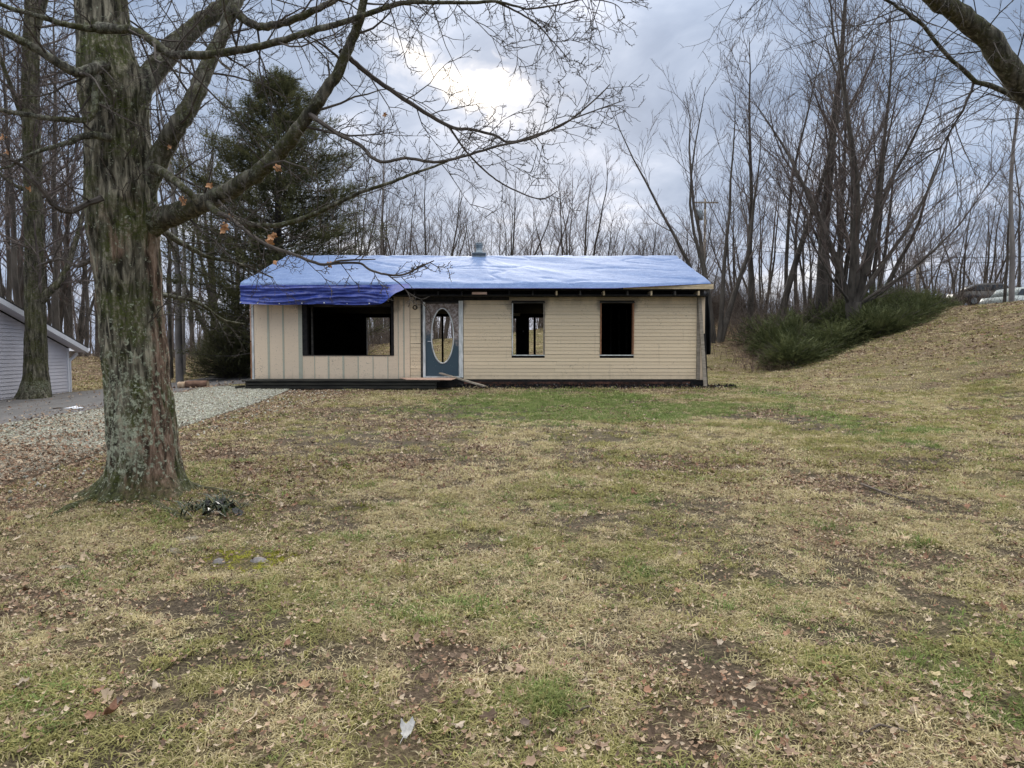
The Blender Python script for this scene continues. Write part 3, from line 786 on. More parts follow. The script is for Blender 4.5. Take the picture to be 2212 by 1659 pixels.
# ------------------------------------------------------------------ blue tarpaulin over the roof
def make_tarp():
    root = thing('blue_tarp', ((XRL + XRR) / 2, YE, ZE), 'big blue tarpaulin stretched over the whole house roof', 'tarp')
    nu, nv = 420, 92
    xs = np.linspace(XRL - .03, XRR + .02, nu)
    x862, x872, x835 = wx(866, YE), wx(884, YE), wx(815, YE)
    x1339 = wx(1325, YE)
    slope_len = math.hypot(YR - YE, ZR - ZE)
    back = 1.6
    total_r = back + slope_len
    tdir = np.array([-(YR - YE), -(ZR - ZE)]) / slope_len
    P = np.zeros((nv, nu, 3))
    nr = 66
    for i in range(nv):
        if i < nr:
            s = total_r * i / (nr - 1)
            if s < back:
                y = YR + (back - s) * (YR - YE) / slope_len; z = ZR - (back - s) * (ZR - ZE) / slope_len
            else:
                y = YR + (s - back) * tdir[0]; z = ZR + (s - back) * tdir[1]
            P[i, :, 0] = xs; P[i, :, 1] = y; P[i, :, 2] = z + .014
        else:
            t = (i - nr + 1) / (nv - nr)
            f = sst(x862, x835, xs)                   # 1 = hanging skirt at the left
            # rounded right end of the skirt
            q = np.clip((xs - x835) / (x872 - x835), 0, 1)
            Ls = .555 * np.sqrt(np.clip(1 - q ** 2.2, 0, 1)) + .02
            Lm = .235 * (1 - .9 * sst(x1339, XRR, xs)) * np.where(xs > x1339, 1 - .0 * xs, 1)
            Lm = np.where(xs > x1339, .235 * np.clip((XRR - xs) / (XRR - x1339), .03, 1), .235)
            L = np.maximum(Ls * (xs < x872), Lm)
            ang = (1 - f) * R(40) + f * R(86)
            ang = np.where(t < .12, ang * .8, ang)
            P[i, :, 0] = xs
            P[i, :, 1] = YE - L * t * np.cos(ang) - .02
            P[i, :, 2] = ZE + .006 - L * t * np.sin(ang)
    X = P[..., 0]; S = np.linspace(0, 1, nv)[:, None] * np.ones((1, nu))
    # wrinkles: radiating from the flue, diagonals elsewhere, sagging swags on the skirt
    dx = X - fp; dy = (P[..., 1] - YR)
    ang = np.arctan2(dy, dx + 1e-6); rad = np.hypot(dx, dy)
    w1 = (fbm(ang * 9 + 20, rad * .35, 4, 3) - .5) * .05 * sst(.1, .8, rad) * sst(7, 2.0, rad)
    w2 = (fbm(X * .55 + P[..., 1] * .7, X * .14 - P[..., 1] * .45, 14, 3) - .5) * .09
    w3 = -.030 * np.exp(-(np.abs(fbm(X * .35 + P[..., 1] * 1.1, P[..., 1] * .35 - X * .6, 24, 2) - .5) / .035) ** 2)
    fold = -.05 * np.exp(-((P[..., 1] - YR + .25 + (X - fp - .1) * 1.0) / .05) ** 2) * (X > fp) * (rad < 2.2)
    rw = (w1 + w2 + w3 + fold)
    hang = (np.arange(nv) >= nr)[:, None] * np.ones((1, nu))
    rt = np.clip((np.arange(nv) - nr + 1) / (nv - nr), 0, 1)[:, None]
    f2 = (1 - sst(x835, x862, X)) * hang
    sag = P[..., 2] + .09 * np.sin((X - XRL) * 1.35 + .5) * rt
    w4 = (np.abs(fbm(X * .8, sag * 13, 44, 3) - .5) * .26 + (fbm(X * .5 + 3, sag * 24, 54, 3) - .5) * .07 - .02) * f2 * sst(0, .2, rt)
    P[..., 2] += np.maximum(rw + .022, .002) * (1 - hang) * sst(0, .04, S)
    P[..., 1] -= w4 + np.abs(w2) * hang * .6 * (1 - f2)
    P[..., 2] += (-.03 * np.abs(np.sin((X - XRL) * 1.45)) * rt ** 3) * f2
    o = grid_obj('roof_sheet', X[:nr + 2] - LOC[root].x, P[:nr + 2, :, 1] - LOC[root].y, P[:nr + 2, :, 2] - LOC[root].z, M['tarp_roof']); o.parent = root
    iu = int(np.searchsorted(xs, x872)) + 2
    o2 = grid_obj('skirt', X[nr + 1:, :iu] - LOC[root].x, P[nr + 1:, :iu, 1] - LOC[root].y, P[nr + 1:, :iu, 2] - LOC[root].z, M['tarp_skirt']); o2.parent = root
    o2['label'] = 'deep blue crumpled skirt hanging over the left eave'
    o3 = grid_obj('drape', X[nr + 1:-3, iu - 1:] - LOC[root].x, P[nr + 1:-3, iu - 1:, 1] - LOC[root].y, P[nr + 1:-3, iu - 1:, 2] - LOC[root].z, M['tarp_roof']); o3.parent = root
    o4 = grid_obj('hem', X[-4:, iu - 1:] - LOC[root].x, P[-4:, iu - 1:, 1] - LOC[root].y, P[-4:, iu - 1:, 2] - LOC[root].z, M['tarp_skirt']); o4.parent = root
    for vx in (526, 562, 608, 656, 704, 752, 799):
        x = wx(vx, YE); k = int(np.argmin(abs(xs - x))); q = P[-2, k]
        mb = MB(); mb.tube([(q[0], q[1] - .035, q[2] + .012), (q[0], q[1] + .004, q[2] + .012)], [.017, .017], 10); mb.build('eyelet', M['grommet'], root)
make_tarp()

# ------------------------------------------------------------------ low timber deck, sheet of plywood and loose plank by the door
def make_deck():
    y0, y1 = 18.55, 19.62
    xa, xb_ = wx(522, y0), wx(946, y0)
    zt_, zbm = wz(821.5, y0), wz(838, y0)
    root = thing('timber_deck', ((xa + xb_) / 2, (y0 + y1) / 2, zbm), 'long low black timber step along the left half of the house front', 'deck')
    n = 7; w = (y1 - y0) / n
    for k in range(n):
        MB().box(xa + RNG.uniform(-.03, .03), xb_ + RNG.uniform(-.06, .06), y0 + k * w + .006, y0 + (k + 1) * w - .006, zt_ - .035, zt_ + RNG.uniform(-.004, .004)).build('deck_board', M['deck'], root)
    h = (zt_ - .04 - zbm + .12) / 3
    for k in range(3):
        MB().box(xa + .04 + RNG.uniform(0, .1), xb_ - .05, y0 + .03 + .012 * (2 - k), y0 + .13, zbm - .12 + k * h, zbm - .12 + (k + 1) * h - .02).build('side_timber', M['deck'], root)
    MB().box(xa + .03, xa + .1, y0 + .14, y1 - .02, zbm - .1, zt_ - .04).build('side_timber', M['deck'], root)
    return zt_
ZD = make_deck()
a, b_, c, d_ = V(858, 823.6, 18.7), V(980, 822.5, 18.7), V(990, 815.5, 19.5), V(866, 815.5, 19.5)
zz = ZD + .008
pl = MB().hexa([(wx(878, 18.6), 18.62, zz), (wx(975, 18.6), 18.62, zz - .006), (wx(990, 19.5), 19.5, zz + .02), (wx(862, 19.5), 19.56, zz + .012)] + [(wx(878, 18.6), 18.62, zz + .016), (wx(975, 18.6), 18.62, zz + .010), (wx(990, 19.5), 19.5, zz + .036), (wx(862, 19.5), 19.56, zz + .028)])
tag(pl.build('plywood_sheet', M['ply']), 'thin pinkish plywood sheet lying on the deck before the front door', 'plywood')
pk = MB().beam(V(951, 806, 19.55), V(1048, 834.5, 18.75), .13, .035)
tag(pk.build('loose_plank', M['grey_wood']), 'long loose plank sloping from the front doorway down to the ground', 'plank')
p0 = V(509, 836.5, 18.6); tag(MB().beam(p0, V(528, 834.5, 18.75), .12, .06).build('short_block', M['deck']), 'short dark block at the left end of the black timber step', 'block')

# ------------------------------------------------------------------ trees
def rot_dir(d, ang, az):
    """turn d by ang away from itself, at azimuth az round it"""
    u = d.orthogonal().normalized(); w = d.cross(u)
    return (d * math.cos(ang) + (u * math.cos(az) + w * math.sin(az)) * math.sin(ang)).normalized()


def grow(big, fine, p, d, L, r, lvl, rng, prm):
    """one branch and all that grows on it; prm is a list of dicts, one per level"""
    q = prm[lvl]; n = q.get('n', 4)
    pts = [p.copy()]; rad = [r]; dirs = [d]
    for i in range(n):
        w = q['wig']
        d = (d + Vector((rng.gauss(0, w), rng.gauss(0, w), rng.gauss(0, w) + q['up']))).normalized()
        p = p + d * (L / n); pts.append(p.copy()); dirs.append(d)
        rad.append(r * (1 - (i + 1) / n * (1 - q['tip'])))
    sides = q.get('sides', 3)
    (big if lvl <= q.get('biglvl', 0) else fine).tube(pts, rad, sides, False)
    if lvl + 1 < len(prm):
        k = rng.randint(*q['kids']); az = rng.uniform(0, 6.28)
        for j in range(k):
            t = q['t0'] + (1 - q['t0']) * (j + rng.uniform(.1, .9)) / k; t = min(t, .985)
            x = t * n; i = int(x); fr = x - i
            pp = pts[i].lerp(pts[i + 1], fr); rr = rad[i] + (rad[i + 1] - rad[i]) * fr
            az += 2.4 + rng.uniform(-.5, .5)
            dd = rot_dir(dirs[i + 1], rng.uniform(*q['ang']), az)
            Lc = L * q['ratio'] * (1 - q.get('fall', .55) * t) * rng.uniform(.65, 1.25)
            grow(big, fine, pp, dd, Lc, max(q.get('rmin', .006), rr * q['rr'] * rng.uniform(.7, 1)), lvl + 1, rng, prm)
    return pts


def tree_from(big, fine, name, loc, label, mats, group=None, cat='tree'):
    root = thing(name, loc, label, cat, group)
    b = obj('trunk', [(v[0] + loc[0], v[1] + loc[1], v[2] + loc[2]) for v in big.v], big.f, mats[0], root, True)
    if fine.f: obj('crown', [(v[0] + loc[0], v[1] + loc[1], v[2] + loc[2]) for v in fine.v], fine.f, mats[1], root)
    return root


def dup(root, loc, rz, sc, label=None, group=None):
    r = root.copy(); COL.objects.link(r); r.location = loc; r.rotation_euler = (0, 0, rz); r.scale = sc
    if label: r['label'] = label
    if group: r['group'] = group
    for ch in list(root.children):
        c = ch.copy(); COL.objects.link(c); c.parent = r
    return r


# --- woodland prototypes, about 12 m tall, built at the origin
def proto_forest(seed, H=12, r=.13, low=.35, spread=.30, kids=(15, 19), upb=.10, dens=(6, 9)):
    rng = random.Random(seed); big, fine = MB(), MB()
    prm = [dict(n=10, wig=.055, up=.03, tip=.10, kids=kids, t0=low, ang=(.55, 1.0), ratio=spread, fall=.6, rr=.42, sides=7, rmin=.014),
           dict(n=5, wig=.09, up=upb, tip=.25, kids=dens, t0=.2, ang=(.4, .8), ratio=.45, fall=.45, rr=.5, sides=4, rmin=.0085),
           dict(n=4, wig=.11, up=.06, tip=.4, kids=(3, 6), t0=.2, ang=(.35, .8), ratio=.5, fall=.4, rr=.6, sides=3, rmin=.006),
           dict(n=3, wig=.13, up=.04, tip=.5, kids=(0, 0), t0=.3, ang=(.4, .8), ratio=.5, rr=.6, sides=3)]
    grow(big, fine, Vector((0, 0, -.3)), Vector((rng.uniform(-.05, .05), rng.uniform(-.05, .05), 1)).normalized(), H, r, 0, rng, prm)
    return big, fine


def proto_multi(seed, H=10, n=5, spread=.32, r=.11, kids=(8, 12)):
    rng = random.Random(seed); big, fine = MB(), MB()
    prm = [dict(n=9, wig=.075, up=.06, tip=.10, kids=kids, t0=.25, ang=(.4, .95), ratio=.36, fall=.5, rr=.42, sides=6, rmin=.013),
           dict(n=5, wig=.08, up=.12, tip=.25, kids=(5, 8), t0=.2, ang=(.35, .7), ratio=.45, fall=.4, rr=.5, sides=4, rmin=.008),
           dict(n=4, wig=.10, up=.08, tip=.4, kids=(3, 5), t0=.2, ang=(.3, .7), ratio=.5, fall=.4, rr=.6, sides=3, rmin=.006),
           dict(n=3, wig=.12, up=.04, tip=.5, kids=(0, 0), t0=.3, ang=(.4, .8), ratio=.5, rr=.6, sides=3)]
    for k in range(n):
        a = 2 * math.pi * k / n + rng.uniform(-.4, .4); s = spread * rng.uniform(.5, 1.2)
        grow(big, fine, Vector((.12 * math.cos(a), .12 * math.sin(a), -.3)), Vector((s * math.cos(a), s * math.sin(a), 1)).normalized(), H * rng.uniform(.75, 1.05), r * rng.uniform(.7, 1.1), 0, rng, prm)
    return big, fine


WOOD = (M['bark_far'], M['twig_far'])
GRP = 'bare trees of the wood line'
PROTO = []
def first(bf, name, vx, d, label, mats=WOOD, group=None, sc=1.0, rz=0.0):
    p = V(vx, 763, d); z = tz(p.x, p.y)
    r = tree_from(bf[0], bf[1], name, (p.x, p.y, z), label, mats, group)
    r.rotation_euler = (0, 0, rz); r.scale = (sc, sc, sc) if not isinstance(sc, tuple) else sc
    return r
def again(proto, vx, d, label, group=None, sc=1.0, rz=0.0):
    label, group = unique_label(vx, label, group)
    p = V(vx, 763, d); z = tz(p.x, p.y)
    return dup(proto, (p.x, p.y, z), rz, (sc, sc, sc) if not isinstance(sc, tuple) else sc, label, group)
def hgt(vtop, vx, d):          # height of a tree whose top shows at vtop
    p = V(vx, vtop, d); return p.z - tz(p.x, d)
def S(vtop, vx, d, H0=12.0, wide=1.0): h = hgt(vtop, vx, d) / H0; return (h * wide, h * wide, h)

NAMED = {762: 'bare tree just right of the dark evergreen, behind the left end of the roof', 955: 'short bare tree behind the roof between dark trunk and flue',
         1140: 'thin bare tree second to the right of the roof flue', 1270: 'thin bare tree on the right edge of the broad fan behind the roof', 1330: 'thin bare tree behind the right half of the roof, past the broad fan',
         1395: 'low rounded bare tree behind the right quarter of the roof', 1455: 'low bare tree above the right end of the blue ridge', 1480: 'thin bare tree just beyond the right tip of the blue ridge',
         1720: 'thin bare trunk between the straight single trunk and the thickest one on the bank', 1590: 'small bare tree right of the fanning stems', 1940: 'small bare tree between the low forking tree and the capped pole',
         2065: 'group of thin stems right of the capped pole on the bank', 2165: 'thin bare tree above the parked cars', 2181: 'pale straight trunk near the right edge behind the thick limb', 1700: 'tall thin bare tree left of the thickest trunk on the bank',
         8: 'thick dark trunk at the left edge behind the mossy tree', 122: 'tall dark trunk between the mossy tree and the big tree', 28: 'thin dark tree left of the mossy tree, above the grey house', 740: 'broad bare crown right behind the dark evergreen', 720: 'low bare tree at the left end of the blue ridge'}
_USED = set()


def unique_label(vx, label, group):
    if vx in NAMED and vx not in _USED and group: _USED.add(vx); return NAMED[vx], group
    return label, group


LB = 'bare slender tree in the wood line behind the blue roof'
A = first(proto_forest(11, r=.12), 'bare_tree', 918, 44, 'dark trunked bare tree behind the roof, left of the flue', sc=S(345, 918, 44))
B = first(proto_forest(12, r=.11, low=.5, spread=.2, kids=(11, 14)), 'bare_tree', 835, 52, 'tall pale slender trunk rising highest behind the left half of the roof', (M['bark_pale'], M['twig_far']), sc=S(215, 835, 52))
C_ = first(proto_multi(13, n=4, spread=.22), 'bare_tree', 1105, 46, 'bare tree with forking stems just right of the roof flue', sc=S(372, 1105, 46, 10))
D = first(proto_multi(14, n=6, spread=.34, kids=(10, 13)), 'bare_tree', 1235, 50, 'broad bare tree with a fan of fine twigs behind the middle of the roof', (M['bark_far'], M['twig_red']), sc=S(338, 1235, 50, 10))
E = first(proto_multi(15, n=5, spread=.26), 'bare_tree', 1045, 55, LB, group=GRP, sc=S(432, 1045, 55, 10))
Fp = first(proto_forest(16, r=.10, low=.25, spread=.34), 'bare_tree', 790, 50, LB, group=GRP, sc=S(345, 790, 50))
k = 0
rr_ = random.Random(77)
for vx, top, d, P, H0 in [(762, 390, 47, Fp, 12), (812, 372, 43, E, 10), (870, 430, 46, E, 10), (885, 390, 58, Fp, 12), (955, 420, 50, C_, 10), (985, 455, 47, E, 10), (1010, 470, 58, Fp, 12),
                          (1075, 450, 60, A, 12), (1140, 430, 57, Fp, 12), (1170, 470, 48, E, 10), (1195, 400, 62, Fp, 12), (1270, 445, 55, E, 10), (1300, 470, 47, C_, 10), (1330, 455, 60, Fp, 12),
                          (1365, 485, 50, E, 10), (1395, 478, 46, C_, 10), (1425, 488, 58, E, 10), (1455, 470, 50, D, 10), (1480, 452, 62, Fp, 12), (930, 470, 62, E, 10), (1350, 500, 64, D, 10), (1120, 480, 66, D, 10), (850, 470, 64, D, 10)]:
    again(P, vx, d, LB, GRP, S(top + rr_.uniform(-12, 12), vx, d, H0, rr_.uniform(.95, 1.35)), rr_.uniform(0, 6.28))
# right-hand group on the bank
T1 = first(proto_multi(24, n=5, spread=.30, r=.105, kids=(6, 9)), 'bare_tree', 1545, 36, 'bare tree of several bare stems fanning up just beyond the right end of the roof', sc=S(120, 1545, 36, 10, 1.0))
T2 = first(proto_forest(22, r=.16, low=.3, spread=.30, kids=(15, 18)), 'bare_tree', 1672, 37, 'straight single trunk between the fanning stems and the twin big trees on the bank', sc=S(60, 1672, 37, 12, .95))
T3 = first(proto_forest(23, r=.22, low=.25, spread=.34, kids=(18, 22), dens=(8, 11)), 'bare_tree', 1768, 36, 'thickest straight trunk on the bank, left of the low forking tree', sc=S(-160, 1768, 36, 12, .9))


def fan_maple():
    """low forking tree: short bole, arching limbs that carry upswept rods"""
    rng = random.Random(31); big, fine = MB(), MB()
    big.tube([Vector((0, 0, -.4)), Vector((0, 0, .3)), Vector((-.05, 0, .9)), Vector((-.1, 0, 1.35))], [.48, .36, .31, .30], 9, False)
    prm = [dict(n=12, wig=.060, up=.045, tip=.08, kids=(24, 30), t0=.10, ang=(.35, .95), ratio=.36, fall=.35, rr=.33, sides=7, rmin=.014),
           dict(n=6, wig=.06, up=.10, tip=.25, kids=(6, 9), t0=.2, ang=(.25, .6), ratio=.42, fall=.4, rr=.5, sides=4, rmin=.009),
           dict(n=4, wig=.08, up=.05, tip=.4, kids=(2, 4), t0=.25, ang=(.3, .6), ratio=.5, fall=.4, rr=.6, sides=3, rmin=.0065),
           dict(n=3, wig=.10, up=.02, tip=.5, kids=(0, 0), t0=.3, ang=(.4, .8), ratio=.5, rr=.6, sides=3)]
    for dx, dy, dz, L, r in [(-.34, .1, 1, 10.5, .15), (-.10, -.15, 1, 12.5, .18), (.14, .1, 1, 12.5, .20), (.34, -.2, 1, 11.0, .15), (.66, .2, .95, 9.5, .11), (1.15, -.1, .70, 8.0, .075), (1.3, .3, .36, 6.0, .055), (-.8, -.3, .8, 6.0, .06)]:
        p = Vector((-.1, 0, 1.0 + rng.uniform(0, .3)))
        grow(big, fine, p, Vector((dx, dy, dz)).normalized(), L, r, 0, rng, prm)
    return big, fine
T4 = first(fan_maple(), 'bare_tree', 1845, 33.5, 'low forking big tree on the bank with limbs arching out to the right', sc=1.22)
GR = 'thin bare trees along the top of the bank'
LR = 'thin bare tree standing along the top of the bank to the right'
for vx, top, d, P, H0 in [(1720, 160, 46, Fp, 12), (1745, 330, 41, E, 10), (1798, 250, 43, D, 10), (1615, 300, 44, Fp, 12), (1590, 380, 48, E, 10), (1640, 350, 52, D, 10), (1890, 220, 47, Fp, 12), (1940, 420, 45, C_, 10),
                          (2010, 430, 50, E, 10), (2065, 425, 43, C_, 10), (2090, 440, 48, Fp, 12), (2120, 380, 52, E, 10), (2165, 330, 38, A, 12), (2195, 200, 42, Fp, 12), (2181, -80, 34, B, 12), (1975, 470, 56, D, 10), (2140, 460, 58, D, 10), (1520, 430, 46, Fp, 12), (1505, 455, 55, D, 10), (2220, 120, 36, Fp, 12),
                          (1880, 180, 42, D, 10), (1820, 120, 42, C_, 10), (1700, 40, 40, Fp, 12), (1620, 60, 38, A, 12)]:
    again(P, vx, d, LR, GR, S(top + rr_.uniform(-15, 15), vx, d, H0, rr_.uniform(.85, 1.15)), rr_.uniform(0, 6.28))
# left-hand woods
GL = 'bare trees in the wood on the left'
LL = 'bare tree in the wood beyond the driveway on the left'
for vx, top, d, P, H0 in [(8, -100, 34, A, 12), (28, 60, 40, A, 12), (122, -60, 36, A, 12), (150, 240, 46, Fp, 12), (185, 150, 44, Fp, 12), (365, 150, 42, Fp, 12), (395, 240, 33, B, 12), (420, 200, 44, Fp, 12), (455, 160, 48, Fp, 12),
                          (60, 120, 50, Fp, 12), (95, 200, 48, D, 10), (165, 300, 50, E, 10), (0, 160, 45, D, 10), (210, 120, 52, Fp, 12), (480, 250, 48, D, 10), (560, 300, 50, Fp, 12), (740, 330, 50, D, 10), (700, 250, 54, Fp, 12), (40, 0, 32, A, 12), (140, 160, 56, Fp, 12), 
                          (720, 430, 44, E, 10), (510, 330, 56, E, 10)]:
    again(P, vx, d, LL, GL, S(top + rr_.uniform(-20, 20), vx, d, H0, rr_.uniform(.8, 1.1)), rr_.uniform(0, 6.28))
gt = again(B, 388, 29, 'slim grey trunk at the driveway edge between big tree and house', None, S(60, 388, 29, 12, 1.25), 1.0)
again(Fp, 371, 31, 'thin dark trunk leaning beside the slim grey one at the driveway edge', None, S(250, 371, 31, 12, .9), 2.0)

# ------------------------------------------------------------------ the big tree in front
def trunk_mesh(cl, name, parent, mat, nseg=150, nring=330, flare=(), amp=.027, freq=17):
    """cl: list of (z, x, y, r) from base to top; furrowed bark is real relief"""
    cl = sorted(cl); Z = np.array([c[0] for c in cl]); zs = Z[0] + (Z[-1] - Z[0]) * np.linspace(0, 1, nring) ** 1.15
    X = np.interp(zs, Z, [c[1] for c in cl]); Y = np.interp(zs, Z, [c[2] for c in cl]); Rr = np.interp(zs, Z, [c[3] for c in cl])
    for arr in (X, Y, Rr):
        k = np.ones(9) / 9; pad = np.pad(arr, 4, mode='edge'); arr[:] = np.convolve(pad, k, 'valid')
    th = np.linspace(0, 2 * np.pi, nseg, endpoint=False) + np.pi / 2
    TH, ZZ = np.meshgrid(th, zs); RR = Rr[:, None] * np.ones_like(TH)
    for a0, z0, h, am, sh in flare:
        lob = np.maximum(0, np.cos(TH - a0)) ** sh
        RR = RR * (1 + am * lob * np.exp(-np.maximum(0, ZZ - z0) / h))
    tt = (TH - np.pi / 2) * Rr.mean()
    rg = 1 - np.abs(2 * fbm(tt * freq + 2.2 * fbm(ZZ * 2.5, tt * 4, 7, 2), ZZ * 2.6, 61, 3) - 1)
    big_ = fbm(np.cos(TH) * 2.2 + 4, ZZ * 1.1 + np.sin(TH) * 2.2, 71, 3) - .5
    RR = RR + amp * (rg - .6) * 2 + .10 * big_ * Rr[:, None]
    gx = X[:, None] + RR * np.cos(TH); gy = Y[:, None] + RR * np.sin(TH)
    v = np.stack([gx, gy, ZZ], -1).reshape(-1, 3)
    i = np.arange((nring - 1) * nseg); r = i // nseg; c = i % nseg; c2 = (c + 1) % nseg
    f = np.stack([r * nseg + c, r * nseg + c2, (r + 1) * nseg + c2, (r + 1) * nseg + c], -1)
    return obj(name, v.tolist(), f.tolist(), mat, parent, True)


D0 = TREE_Y
def bigtree():
    base_z = tz(TREE_X, TREE_Y)
    root = thing('maple_tree', (TREE_X, TREE_Y, base_z), 'huge mossy bare tree with lichen spotted trunk in the front yard on the left', 'tree')
    prof = [(1120, 305, 90), (1075, 311, 84), (1040, 314, 80), (960, 310, 80), (900, 305, 79), (800, 296, 75), (700, 284, 73), (600, 278, 74), (500, 266, 81), (440, 264, 82), (400, 260, 77), (333, 258, 74), (267, 252, 71), (200, 245, 78), (150, 240, 72), (100, 226, 60), (40, 221, 57), (-60, 215, 54), (-200, 205, 50), (-500, 190, 40), (-800, 170, 28)]
    cl = []
    for vy, vx, w in prof:
        p = V(vx, vy, D0); cl.append((p.z, p.x, D0 + .0 * vy, .81 * w / F_V * D0))
    cl.append((base_z - .25, TREE_X, TREE_Y, .36))
    z0 = base_z
    fl = [(R(196), z0, .13, 1.0, 14), (R(250), z0, .16, .35, 10), (R(325), z0, .15, .75, 10), (R(15), z0, .15, .6, 10), (R(100), z0, .2, .4, 6), (R(160), z0, .14, .3, 8),
          (R(285), z0, .10, .2, 12), (R(228), z0 , .5, .10, 8), (R(300), z0, .5, .10, 8)]
    trunk_mesh(cl, 'trunk', root, M['bark_big'], flare=fl)
    fine = MB(); rng = random.Random(9)
    limbs = []

    def limb(pts, name='limb', mat=M['bark_limb'], wob=.0):
        P = []; Rd = []
        for vx, vy, d, w in pts:
            P.append(V(vx, vy, d)); Rd.append(w / 2 / F_V * d)
        # Catmull-Rom so that the limb bends smoothly
        Q = []; QR = []
        for i in range(len(P) - 1):
            p0 = P[max(i - 1, 0)]; p1 = P[i]; p2 = P[i + 1]; p3 = P[min(i + 2, len(P) - 1)]
            m = 6
            for k in range(m):
                t = k / m; t2 = t * t; t3 = t2 * t
                q = .5 * ((2 * p1) + (p2 - p0) * t + (2 * p0 - 5 * p1 + 4 * p2 - p3) * t2 + (3 * p1 - p0 - 3 * p2 + p3) * t3)
                rr = Rd[i] + (Rd[i + 1] - Rd[i]) * t
                j = min(.007, rr * .10)
                q = q + Vector((rng.gauss(0, j), rng.gauss(0, j), rng.gauss(0, j)))
                Q.append(q); QR.append(rr * rng.uniform(.98, 1.025))
        Q.append(P[-1]); QR.append(Rd[-1])
        mx = max(QR)
        big_ = mx > .030
        if big_: MB().tube(Q, QR, 16 if mx > .07 else 10, False).build(name, mat, root, True)
        else: fine.tube(Q, QR, 6, False)
        limbs.append((Q, QR)); return Q, QR

    twp = [dict(n=6, wig=.13, up=.015, tip=.30, kids=(3, 6), t0=.15, ang=(.5, 1.1), ratio=.50, fall=.35, rr=.55, sides=5, rmin=.0034, biglvl=-1),
           dict(n=5, wig=.17, up=.02, tip=.45, kids=(2, 5), t0=.15, ang=(.5, 1.1), ratio=.5, fall=.3, rr=.65, sides=4, rmin=.0024, biglvl=-1),
           dict(n=4, wig=.20, up=.05, tip=.6, kids=(1, 4), t0=.2, ang=(.5, 1.1), ratio=.5, rr=.7, sides=3, rmin=.0019, biglvl=-1),
           dict(n=2, wig=.15, up=.06, tip=.7, kids=(0, 0), t0=.2, ang=(.5, 1), ratio=.5, rr=.7, sides=3, biglvl=-1)]

    def sprout(lb, every, L0, droop=-.1, t0=.1, t1=1.0, lv=0, rfac=.30):
        Q, QR = lb; acc = 0; tot = sum((b - a).length for a, b in zip(Q, Q[1:])); nxt = t0 * tot; az = rng.uniform(0, 6.28)
        for i in range(len(Q) - 1):
            seg = (Q[i + 1] - Q[i]).length
            while acc + seg > nxt and nxt < t1 * tot:
                t = (nxt - acc) / seg; p = Q[i].lerp(Q[i + 1], t); d = (Q[i + 1] - Q[i]).normalized()
                az += 2.4 + rng.uniform(-.8, .8)
                dd = rot_dir(d, rng.uniform(.6, 1.25), az); dd = (dd + Vector((0, 0, droop))).normalized()
                prm = [dict(q) for q in twp[lv:]]
                grow(fine, fine, p, dd, L0 * rng.uniform(.4, 1.3) * (1 - .35 * nxt / tot), max(.0035, min(.012, QR[i] * rfac)), 0, rng, prm)
                nxt += every * rng.uniform(.5, 1.5)
            acc += seg

    L1 = limb([(285, 500, 6.32, 76), (345, 474, 6.27, 50), (400, 455, 6.1, 43), (470, 425, 5.9, 38), (540, 385, 5.7, 34), (600, 335, 5.6, 32), (645, 280, 5.5, 28), (690, 215, 5.4, 25), (735, 145, 5.35, 22), (770, 60, 5.3, 19), (786, 0, 5.25, 16), (800, -70, 5.2, 13), (830, -200, 5.2, 8)])
    L2 = limb([(300, 425, 6.32, 60), (347, 333, 6.3, 42), (382, 275, 6.2, 38), (417, 217, 6.3, 35), (442, 160, 6.4, 32), (467, 100, 6.5, 28), (490, 50, 6.6, 27), (512, 0, 6.7, 24), (545, -90, 6.9, 19), (590, -220, 7, 12)])
    L3 = limb([(262, 262, 6.3, 70), (285, 217, 6.3, 58), (327, 160, 6.45, 46), (383, 93, 6.65, 40), (450, 37, 6.9, 34), (505, 0, 7.1, 28), (580, -50, 7.3, 22), (680, -130, 7.5, 12)])
    L4 = limb([(215, 62, 5.95, 26), (255, 63, 5.82, 18), (293, 67, 5.75, 16), (333, 92, 5.65, 18), (360, 113, 5.6, 18), (400, 120, 5.5, 17), (500, 113, 5.4, 16), (600, 90, 5.3, 14), (700, 60, 5.25, 13), (737, 50, 5.2, 12), (804, 27, 5.2, 11), (870, 7, 5.2, 10), (937, 5, 5.25, 8), (1020, 6, 5.3, 7), (1070, 3, 5.35, 6), (1137, 20, 5.4, 4)])
    L4b = limb([(1070, 3, 5.35, 5), (1110, 22, 5.4, 4), (1157, 50, 5.45, 3.5), (1190, 85, 5.5, 2.4), (1215, 112, 5.5, 2), (1232, 133, 5.5, 1.4)])
    L4c = limb([(1137, 20, 5.4, 4), (1210, 10, 5.5, 3.2), (1270, -2, 5.6, 2.6), (1330, 10, 5.7, 2), (1350, 40, 5.7, 1.5)])
    L5 = limb([(505, 20, 6.6, 20), (528, 42, 6.55, 17), (567, 57, 6.5, 16), (633, 43, 6.4, 15), (700, 13, 6.3, 13), (760, -20, 6.3, 10), (860, -50, 6.3, 6)])
    L6 = limb([(735, 110, 5.36, 12), (756, 126, 5.4, 11), (804, 167, 5.5, 10), (887, 223, 5.6, 9), (970, 273, 5.7, 7.5), (1020, 280, 5.75, 6), (1070, 293, 5.8, 5.5), (1100, 307, 5.85, 5), (1154, 293, 5.9, 4.5), (1220, 267, 5.95, 4), (1287, 213, 6.0, 3.2), (1318, 182, 6.0, 2)])
    L6b = limb([(970, 273, 5.7, 5), (1007, 327, 5.75, 4.2), (1057, 377, 5.8, 3.6), (1104, 407, 5.8, 3.2), (1167, 430, 5.85, 2.6), (1204, 413, 5.85, 1.6)])
